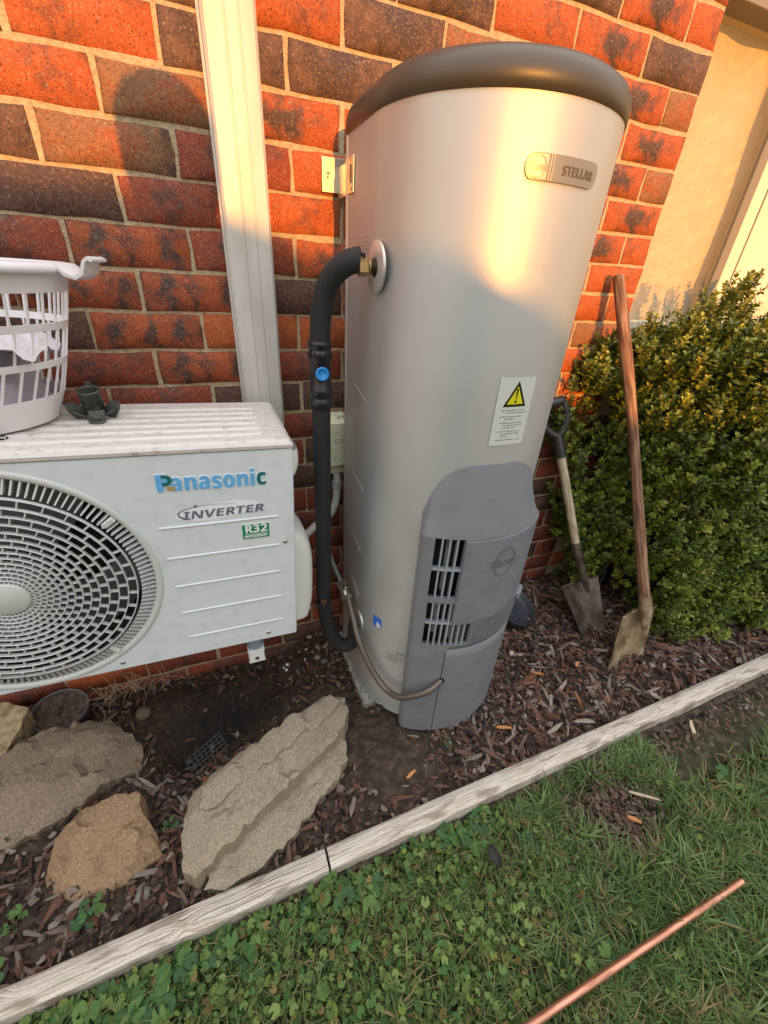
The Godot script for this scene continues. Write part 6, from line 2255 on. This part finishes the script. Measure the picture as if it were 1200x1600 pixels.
func build_hedge():
	var t := thing("box_hedge", "dense dark green box hedge with pale new tips in front of the window", "hedge", Vector3(2.1, 0.0, 0.25))
	var o := Vector3(2.1, 0.0, 0.25)
	var lm := tinted(0.36)
	lm.backlight_enabled = true
	lm.backlight = Color(0.30, 0.34, 0.14)
	var sp := []
	for k in 4: sp.append(sprig_mesh(300 + k, 7 + k % 2, 0.062 + 0.008 * k))
	var xf := [[], [], [], []]
	var cs := [[], [], [], []]
	var nz := noise(9, 2.2, 3)
	var nb := noise(10, 5.0, 2)
	var greens := [Color(0.105, 0.150, 0.026), Color(0.135, 0.185, 0.030), Color(0.165, 0.215, 0.036), Color(0.082, 0.125, 0.030)]
	var add := func(p: Vector3, dir: Vector3, s: float, tip: float):
		var k := rng.randi() % 4
		var q := Quaternion(Vector3.UP, dir.normalized())
		var bs := Basis(q) * Basis(Vector3.UP, rng.randf() * TAU)
		xf[k].append(Transform3D(bs.scaled(Vector3.ONE * s), p - o))
		var c: Color = greens[rng.randi() % 4]
		c = c.lerp(Color(0.36, 0.35, 0.055), tip)
		var v := rng.randf_range(0.8, 1.2)
		cs[k].append(Color(c.r * v, c.g * v, c.b * v))
	var n := 0
	while n < 12000:
		var x := rng.randf_range(1.42, 3.25)
		var zf := hedge_front(x)
		var yt := hedge_top(x)
		var y := pow(rng.randf(), 0.85) * yt
		if x < 1.68 and y < lerpf(0.02, 0.75, clamp((1.68 - x) / 0.22, 0.0, 1.0)): continue
		# mostly the outer shell, some deeper
		var face := rng.randf()
		var z: float
		var dir: Vector3
		var zz: float = zf + 0.05 * nz.get_noise_2d(x * 2.2, y * 2.2) * 2.0 + 0.04 * clamp((0.4 - y) / 0.4, 0.0, 1.0) * clamp((x - 1.75) * 4.0, 0.0, 1.0) - 0.14 * pow(clamp((y - yt + 0.30) / 0.30, 0.0, 1.0), 2.0)
		if face < 0.62:
			z = zz - absf(rng.randfn()) * 0.035
			dir = Vector3(rng.randf_range(-0.6, 0.4), rng.randf_range(0.5, 1.7), rng.randf_range(0.2, 0.9))
		elif face < 0.86:
			z = rng.randf_range(0.02, maxf(0.03, zz))
			y = yt + 0.05 * nz.get_noise_2d(x * 5.0, z * 5.0) * 2.0 - absf(rng.randfn()) * 0.05
			dir = Vector3(rng.randf_range(-0.5, 0.5), 1.0, rng.randf_range(-0.3, 0.7))
		else:
			z = rng.randf_range(0.02, maxf(0.03, zz))
			dir = Vector3(rng.randf_range(-0.8, 0.3), rng.randf_range(0.2, 1.0), rng.randf_range(-0.1, 0.9))
		if z < 0.015: z = 0.015 + rng.randf() * 0.05
		# stay clear of the two shovels
		if absf(x - (1.54 + (1.32 - y) * 0.125)) < 0.06 and z > 0.035 + (1.32 - y) * 0.41 - 0.07: continue
		if y < 0.95 and x < 1.62 and z > 0.02 + (0.95 - y) * 0.34 - 0.03: continue
		if y < 0.25 and x < 1.80 and z > 0.2: continue
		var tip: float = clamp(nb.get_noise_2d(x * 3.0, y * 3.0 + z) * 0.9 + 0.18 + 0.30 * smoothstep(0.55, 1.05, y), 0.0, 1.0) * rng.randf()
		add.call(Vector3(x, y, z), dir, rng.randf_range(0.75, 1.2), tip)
		n += 1
	# taller shoots that stand out of the top
	var shoots := [[1.565, 0.04, 1.13], [1.64, 0.16, 1.13], [1.72, 0.20, 1.20], [1.80, 0.22, 1.30], [1.82, 0.27, 1.33], [1.78, 0.14, 1.22], [1.92, 0.10, 1.26], [2.02, 0.12, 1.30], [1.97, 0.3, 1.29], [2.05, 0.34, 1.26], [2.12, 0.22, 1.33], [2.2, 0.3, 1.3], [2.3, 0.2, 1.28], [1.87, 0.32, 1.20], [2.45, 0.3, 1.3], [1.69, 0.1, 1.19]]
	for q in shoots:
		var hgt: float = q[2] - 1.0
		var m := int(hgt / 0.018)
		for i in m:
			var f := float(i) / m
			var p := Vector3(q[0] + 0.02 * sin(f * 4.0 + q[0] * 9.0) + rng.randfn() * 0.012 * (1.1 - f), 1.0 + hgt * f, q[1] + rng.randfn() * 0.012 * (1.1 - f))
			for e in 2:
				add.call(p, Vector3(rng.randf_range(-0.9, 0.9), 1.3, rng.randf_range(-0.9, 0.9)), rng.randf_range(0.7, 1.0), rng.randf_range(0.2, 0.8))
	for k in 4:
		multi("foliage" if k == 0 else "foliage_%03d" % k, sp[k], lm, xf[k], cs[k], "", "", t)
	var b := MB.new()
	for i in 90:
		var x := rng.randf_range(1.68, 3.1)
		var z := rng.randf_range(0.05, maxf(0.07, hedge_front(x) - 0.1))
		var p := Vector3(x, -0.02, z) - o
		var q := p + Vector3(rng.randf_range(-0.12, 0.12), rng.randf_range(0.6, 1.05), rng.randf_range(-0.05, 0.05))
		b.tube([p, p.lerp(q, 0.5) + Vector3(rng.randf_range(-0.03, 0.03), 0, rng.randf_range(-0.03, 0.03)), q], [0.006, 0.004, 0.0015], 5, false)
	put("stems", b.done(), mat(Color(0.085, 0.065, 0.045), 0.9), t, "stuff")

# ------------------------------------------------------------------ lawn
func tuft_mesh(sd: int, n: int) -> ArrayMesh:
	var r := RandomNumberGenerator.new()
	r.seed = sd
	var b := MB.new()
	b.sm = 0
	for i in n:
		var a := r.randf() * TAU
		var l := r.randf_range(0.6, 1.1)
		var lean := r.randf_range(0.25, 0.95)
		var base := Vector3(r.randf_range(-0.16, 0.16), 0, r.randf_range(-0.16, 0.16))
		var d := Vector3(cos(a), 0, sin(a))
		var s := Vector3(-sin(a), 0, cos(a))
		var w := r.randf_range(0.022, 0.040)
		var c := r.randf_range(0.75, 1.25)
		b.col = Color(c, c, c)
		var prev := []
		for k in 4:
			var f := k / 3.0
			var p := base + d * (lean * l * (0.25 * f + 0.75 * f * f)) + Vector3.UP * (l * (f - 0.42 * lean * f * f))
			var ww := w * (1.0 - f * f * 0.95)
			var cur := [p - s * ww + Vector3.UP * ww * 0.3, p + s * ww + Vector3.UP * ww * 0.3]
			if k: b.quad(prev[0], prev[1], cur[1], cur[0])
			prev = cur
	return b.done()

func mallow_leaf(sd: int) -> ArrayMesh:      # round lobed leaf about one unit wide, lying in the xz plane
	var r := RandomNumberGenerator.new()
	r.seed = sd
	var b := MB.new()
	b.sm = 0
	var n := 25
	var pts := []
	for i in n:
		var a := lerpf(-2.75, 2.75, i / float(n - 1))
		var lobe := 0.415 + 0.075 * absf(cos(a * 2.5)) + 0.02 * sin(i * 2.7 + sd) + r.randf_range(-0.012, 0.012)
		pts.append([Vector3(sin(a) * lobe, 0.07 * absf(cos(a * 2.5)) - 0.02 + 0.05 * lobe * sin(a + sd), cos(a) * lobe), Vector3(sin(a) * lobe * 0.55, 0.012 + 0.035 * absf(cos(a * 2.5)), cos(a) * lobe * 0.55)])
	for i in n - 1:
		var c := r.randf_range(0.94, 1.06)
		b.col = Color(c * 1.12, c * 1.08, c)
		b.tri(Vector3(0, -0.02, -0.03), pts[i][1], pts[i + 1][1])
		b.col = Color(c, c, c)
		b.quad(pts[i][1], pts[i][0], pts[i + 1][0], pts[i + 1][1])
	return b.done()

func build_lawn():
	# how leafy (clover and mallow) against grassy each spot is
	var nz := noise(40, 3.5, 3)
	var leafy := func(x: float, z: float) -> float:
		return clamp(smoothstep(1.05, 0.55, x + 0.25 * (z - 0.9)) + 0.7 * nz.get_noise_2d(x * 2.0, z * 2.0), 0.0, 1.0)
	var bare := func(x: float, z: float) -> float:
		var p := exp(-pow((x - 1.15 - 0.6 * (z - 0.93)) / 0.13, 4.0) - pow((z - 0.925) / 0.10, 4.0)) * 1.3
		var q: float = smoothstep(1.25, 1.5, x) * smoothstep(1.02, 0.92, z) * 1.2
		return p + q
	var gm := tinted(0.65)
	gm.metallic_specular = 0.3
	gm.backlight_enabled = true
	gm.backlight = Color(0.30, 0.36, 0.14)
	var xf := []
	var cs := []
	for k in 5:
		xf.append([])
		cs.append([])
	var n := 0
	var tries := 0
	while n < 17500 and tries < 90000:
		tries += 1
		var x := rng.randf_range(-1.7, 2.9)
		var z := 0.795 + pow(rng.randf(), 1.1) * 0.95
		if rng.randf() < bare.call(x, z): continue
		if rng.randf() < 0.55 * float(leafy.call(x, z)): continue
		var k := rng.randi() % 5
		var s := rng.randf_range(0.030, 0.062)
		if z < 0.83: s *= 0.8
		s *= 1.0 + 0.45 * smoothstep(0.8, 1.2, x)
		if nz.get_noise_2d(x * 4.0 + 30.0, z * 4.0) > 0.25: s *= 1.4
		xf[k].append(Transform3D(rot_rand(0.25).scaled(Vector3(s, s, s)), Vector3(x, -0.02, z)))
		var c := Color(0.080, 0.150, 0.040).lerp(Color(0.140, 0.195, 0.080), rng.randf())
		if rng.randf() < 0.12: c = Color(0.22, 0.175, 0.085)
		var v := rng.randf_range(0.75, 1.25) * (1.0 + 0.25 * nz.get_noise_2d(x * 5.0, z * 5.0))
		cs[k].append(Color(c.r * v, c.g * v, c.b * v))
		n += 1
	# thinner, larger tufts over the rest of the lawn as far as the fence
	for i in 9000:
		var x := rng.randf_range(-4.0, 6.5)
		var z := 1.55 + 5.3 * rng.randf()
		var k := rng.randi() % 5
		var s := rng.randf_range(0.045, 0.075)
		xf[k].append(Transform3D(rot_rand(0.25).scaled(Vector3(s * 1.3, s, s * 1.3)), Vector3(x, -0.02, z)))
		cs[k].append(Color(0.062, 0.105, 0.026).lerp(Color(0.105, 0.14, 0.05), rng.randf()))
	for k in 5: multi("lawn_grass", tuft_mesh(20 + k, 9), gm, xf[k], cs[k], "green grass blades of the lawn in front of the timber", "grass")
	# broad small leaves
	var lm := tinted(0.7)
	lm.metallic_specular = 0.25
	lm.backlight_enabled = true
	lm.backlight = Color(0.38, 0.38, 0.12)
	xf = [[], [], []]
	cs = [[], [], []]
	n = 0
	tries = 0
	while n < 17500 and tries < 90000:
		tries += 1
		var x := rng.randf_range(-1.5, 2.6)
		var z := 0.80 + pow(rng.randf(), 1.1) * 0.75
		if rng.randf() < bare.call(x, z): continue
		if rng.randf() > float(leafy.call(x, z)) + 0.05: continue
		var k := rng.randi() % 3
		var s := rng.randf_range(0.009, 0.021)
		if rng.randf() < 0.07: s *= 1.5
		var h := rng.randf_range(0.0, 0.040)
		xf[k].append(Transform3D(rot_rand(1.0).scaled(Vector3.ONE * s), Vector3(x, h - 0.008, z)))
		var c := Color(0.080, 0.142, 0.042).lerp(Color(0.155, 0.212, 0.070), rng.randf())
		if rng.randf() < 0.22: c = Color(0.065, 0.140, 0.046)
		if rng.randf() < 0.05: s *= 1.6
		if rng.randf() < 0.10: c = Color(0.15, 0.20, 0.05)
		if rng.randf() < 0.09: c = Color(0.17, 0.125, 0.05)
		var v := rng.randf_range(0.75, 1.25)
		cs[k].append(Color(c.r * v, c.g * v, c.b * v))
		n += 1
	for k in 3: multi("clover", mallow_leaf(5 + k), lm, xf[k], cs[k], "small round green clover leaves carpeting the lawn", "clover")
	# thin pale runners among them
	var b := MB.new()
	for i in 1500:
		var x := rng.randf_range(-0.4, 1.1)
		var z := rng.randf_range(0.82, 1.30)
		if float(leafy.call(x, z)) < 0.15: continue
		var a := rng.randf() * TAU
		var l := rng.randf_range(0.02, 0.07)
		var p := Vector3(x, 0.0, z)
		var q := p + Vector3(cos(a) * l, rng.randf_range(0.0, 0.03), sin(a) * l)
		b.tube([p, p.lerp(q, 0.5) + Vector3(0, 0.012, 0), q], 0.0009, 4, false)
	tag(put("clover_stalks", b.done(), mat(Color(0.20, 0.19, 0.075), 0.7)), "thin pale stalks running between the clover leaves", "stalks", "", "stuff")
	# larger mallow weeds along the timber, each a plant with its leaves
	var leaves := [mallow_leaf(31), mallow_leaf(32), mallow_leaf(33)]
	var lms := []
	for c in [Color(0.055, 0.125, 0.045), Color(0.075, 0.150, 0.048), Color(0.100, 0.175, 0.052), Color(0.050, 0.105, 0.048)]:
		var m := mat(c, 0.7)
		m.metallic_specular = 0.25
		m.vertex_color_use_as_albedo = true
		m.backlight_enabled = true
		m.backlight = Color(0.28, 0.34, 0.14)
		lms.append(m)
	var stem := mat(Color(0.10, 0.14, 0.05), 0.6)
	var plants := [[-0.20, 0.845, 7, 0.038, "broad-leaved mallow weed at the timber's left end, lowest in the picture's corner"], [-0.10, 0.835, 8, 0.042, "large mallow weed tight against the timber left of the layered slab"], [0.0, 0.828, 8, 0.042, "large mallow weed against the timber opposite the slab's lowest tip"], [0.09, 0.822, 8, 0.040, "mallow weed against the timber in front of the slab's middle"], [0.17, 0.818, 6, 0.036, "mallow weed reaching over the timber below the slab's near edge"], [0.245, 0.835, 5, 0.032, "small mallow weed just left of the timber joint"], [0.335, 0.825, 7, 0.040, "dark mallow weed standing right at the timber joint"], [0.41, 0.845, 7, 0.042, "large mallow weed just right of the timber joint"], [-0.03, 0.875, 7, 0.040, "mallow weed in the second row from the timber, left of the slab tip"], [0.14, 0.87, 6, 0.034, "mallow weed in the second row from the timber, below the slab"], [0.66, 0.815, 6, 0.036, "mallow weed against the timber below the bare soil by the heater"], [0.76, 0.812, 7, 0.038, "mallow weed against the timber straight in front of the grey cowl"], [0.55, 0.82, 5, 0.030, "small mallow weed midway between timber joint and grey cowl"], [0.31, 0.90, 6, 0.032, "mallow weed in open lawn below the timber joint"], [0.72, 0.855, 6, 0.034, "mallow weed beside the dark dead leaf, on its timber side"], [0.85, 0.90, 5, 0.03, "bright mallow weed in the grass right of the dark dead leaf"], [0.62, 0.95, 5, 0.03, "mallow weed among clover left of the dark dead leaf"], [0.90, 1.14, 5, 0.032, "mallow weed beside the middle of the copper pipe"], [1.22, 1.20, 6, 0.036, "mallow weed on the near side of the copper pipe's far end"], [1.35, 1.17, 6, 0.034, "mallow weed just beyond the copper pipe's far end"], [1.52, 0.99, 5, 0.036, "mallow weed in the grass at the picture's right edge"]]
	for q in plants:
		var t := thing("mallow_weed", q[4], "weed", Vector3(q[0], -0.01, q[1]), "mallow weeds in the lawn")
		grow(t, leaves, lms, stem, q[2] + 1, q[3] * 0.85)
	var bedw := [[-0.178, 0.672, 9, 0.024, "small leafy green weed at the foot of the orange rock"], [-0.015, 0.548, 5, 0.017, "tiny bright green seedling between orange rock and layered slab"], [-0.33, 0.63, 6, 0.022, "green weed sprouting in bark at the picture's left edge"], [-0.385, 0.095, 3, 0.024, "single round green leaf beside the buried rim"], [0.775, 0.600, 5, 0.013, "tiny pale green sprout in the bark under the cowl"], [-0.34, 0.715, 7, 0.022, "green weed in the bark beside the timber's left end"]]
	for q in bedw:
		var t := thing("bed_weed", q[4], "weed", Vector3(q[0], bed_height(q[0], q[1]), q[1]))
		grow(t, leaves, lms, stem, q[2], q[3])

func grow(t: Node3D, leaves: Array, lms: Array, stem: Material, n: int, s: float):
	var b := MB.new()
	for i in n:
		var a := TAU * i / n + rng.randf_range(-0.5, 0.5)
		var d := s * rng.randf_range(0.35, 1.25)
		var h := s * rng.randf_range(0.55, 1.30)
		var p := Vector3(cos(a) * d, h, sin(a) * d)
		b.tube([Vector3.ZERO, Vector3(p.x * 0.4, p.y * 0.75, p.z * 0.4), p], 0.0011, 5, false)
		var o := put("leaf", leaves[rng.randi() % 3], lms[rng.randi() % 4], t)
		var bs := Basis(Vector3.UP, rng.randf() * TAU) * Basis(Vector3.RIGHT, rng.randf_range(-0.45, 0.45)) * Basis(Vector3.BACK, rng.randf_range(-0.45, 0.45))
		o.transform = Transform3D(bs.scaled(Vector3.ONE * s * rng.randf_range(0.75, 1.15)), p)
	put("stems", b.done(), stem, t)

# ------------------------------------------------------------------ the photographer, whose head shades the wall
func build_photographer():
	var o := Vector3(0.175, -0.01, 1.62)
	var J := {"pelvis": Vector3(0, 0.93, 0.0), "chest": Vector3(0, 1.26, 0.0), "neck": Vector3(0, 1.49, -0.01), "head": Vector3(-0.01, 1.665, -0.03), "top": Vector3(-0.01, 1.735, -0.02),
		"ls": Vector3(-0.18, 1.42, 0.0), "rs": Vector3(0.18, 1.42, 0.0), "le": Vector3(-0.27, 1.17, -0.04), "re": Vector3(0.24, 1.16, -0.05), "lw": Vector3(-0.20, 1.20, -0.22), "rw": Vector3(0.10, 1.18, -0.24),
		"lh": Vector3(-0.095, 0.92, 0.0), "rh": Vector3(0.095, 0.92, 0.0), "lk": Vector3(-0.11, 0.50, -0.01), "rk": Vector3(0.11, 0.50, -0.01), "la": Vector3(-0.12, 0.09, 0.02), "ra": Vector3(0.12, 0.09, 0.02), "lt": Vector3(-0.14, 0.045, -0.16), "rt": Vector3(0.14, 0.045, -0.16)}
	var bones := [["pelvis", "chest", 0.135, 0.135], ["chest", "neck", 0.12, 0.055], ["neck", "head", 0.056, 0.080], ["head", "top", 0.090, 0.094], ["ls", "rs", 0.062, 0.062], ["ls", "le", 0.055, 0.042], ["rs", "re", 0.055, 0.042], ["le", "lw", 0.040, 0.028], ["re", "rw", 0.040, 0.028],
		["lh", "lk", 0.088, 0.058], ["rh", "rk", 0.088, 0.058], ["lk", "la", 0.056, 0.040], ["rk", "ra", 0.056, 0.040], ["la", "lt", 0.045, 0.036], ["ra", "rt", 0.045, 0.036]]
	var cell := 0.022
	var lo := Vector3(-0.36, -0.02, -0.32)
	var dim := Vector3i(33, 86, 26)
	var field := PackedFloat32Array()
	field.resize(dim.x * dim.y * dim.z)
	field.fill(1.0)
	for q in bones:
		var a: Vector3 = J[q[0]]
		var c: Vector3 = J[q[1]]
		var r0: float = q[2]
		var r1: float = q[3]
		var ba := c - a
		var l2 := ba.length_squared()
		var mn := (a.min(c) - Vector3.ONE * (maxf(r0, r1) + 0.07) - lo) / cell
		var mx := (a.max(c) + Vector3.ONE * (maxf(r0, r1) + 0.07) - lo) / cell
		for k in range(maxi(0, int(mn.z)), mini(dim.z, int(mx.z) + 2)):
			for j in range(maxi(0, int(mn.y)), mini(dim.y, int(mx.y) + 2)):
				for i in range(maxi(0, int(mn.x)), mini(dim.x, int(mx.x) + 2)):
					var p := lo + Vector3(i, j, k) * cell
					var t: float = clamp((p - a).dot(ba) / l2, 0.0, 1.0)
					var d := p.distance_to(a + ba * t) - lerpf(r0, r1, t)
					var ix := (k * dim.y + j) * dim.x + i
					var e := field[ix]
					var h: float = maxf(0.03 - absf(d - e), 0.0) / 0.03
					field[ix] = minf(d, e) - h * h * 0.03 * 0.25
	var vid := {}
	var st := MB.new()
	st.sm = 0
	var corner := [Vector3i(0, 0, 0), Vector3i(1, 0, 0), Vector3i(0, 1, 0), Vector3i(1, 1, 0), Vector3i(0, 0, 1), Vector3i(1, 0, 1), Vector3i(0, 1, 1), Vector3i(1, 1, 1)]
	var edges := [[0, 1], [2, 3], [4, 5], [6, 7], [0, 2], [1, 3], [4, 6], [5, 7], [0, 4], [1, 5], [2, 6], [3, 7]]
	var F := func(v: Vector3i) -> float: return field[(v.z * dim.y + v.y) * dim.x + v.x]
	for k in dim.z - 1:
		for j in dim.y - 1:
			for i in dim.x - 1:
				var base := Vector3i(i, j, k)
				var vals := []
				var neg := 0
				for c in corner:
					var x: float = F.call(base + c)
					vals.append(x)
					if x < 0.0: neg += 1
				if neg == 0 or neg == 8: continue
				var s := Vector3.ZERO
				var n := 0
				for e in edges:
					var va: float = vals[e[0]]
					var vb: float = vals[e[1]]
					if (va < 0.0) != (vb < 0.0):
						s += Vector3(corner[e[0]]).lerp(Vector3(corner[e[1]]), va / (va - vb))
						n += 1
				vid[base] = lo + (Vector3(base) + s / n) * cell
	for c in vid.keys():
		for ax in 3:
			var d := Vector3i.ZERO
			d[ax] = 1
			var u := Vector3i.ZERO
			u[(ax + 1) % 3] = 1
			var v := Vector3i.ZERO
			v[(ax + 2) % 3] = 1
			if c[(ax + 1) % 3] < 1 or c[(ax + 2) % 3] < 1: continue
			var f0: float = F.call(c)
			var f1: float = F.call(c + d)
			if (f0 < 0.0) == (f1 < 0.0): continue
			if not (vid.has(c - u) and vid.has(c - v) and vid.has(c - u - v)): continue
			if f0 < 0.0: st.quad(vid[c], vid[c - u], vid[c - u - v], vid[c - v])
			else: st.quad(vid[c], vid[c - v], vid[c - u - v], vid[c - u])
	var cloth := mat(Color(0.045, 0.05, 0.06), 0.9)
	var p := thing("person", "person in dark clothes standing on the lawn, holding up a phone", "person", o)
	put("body", st.done(), cloth, p)
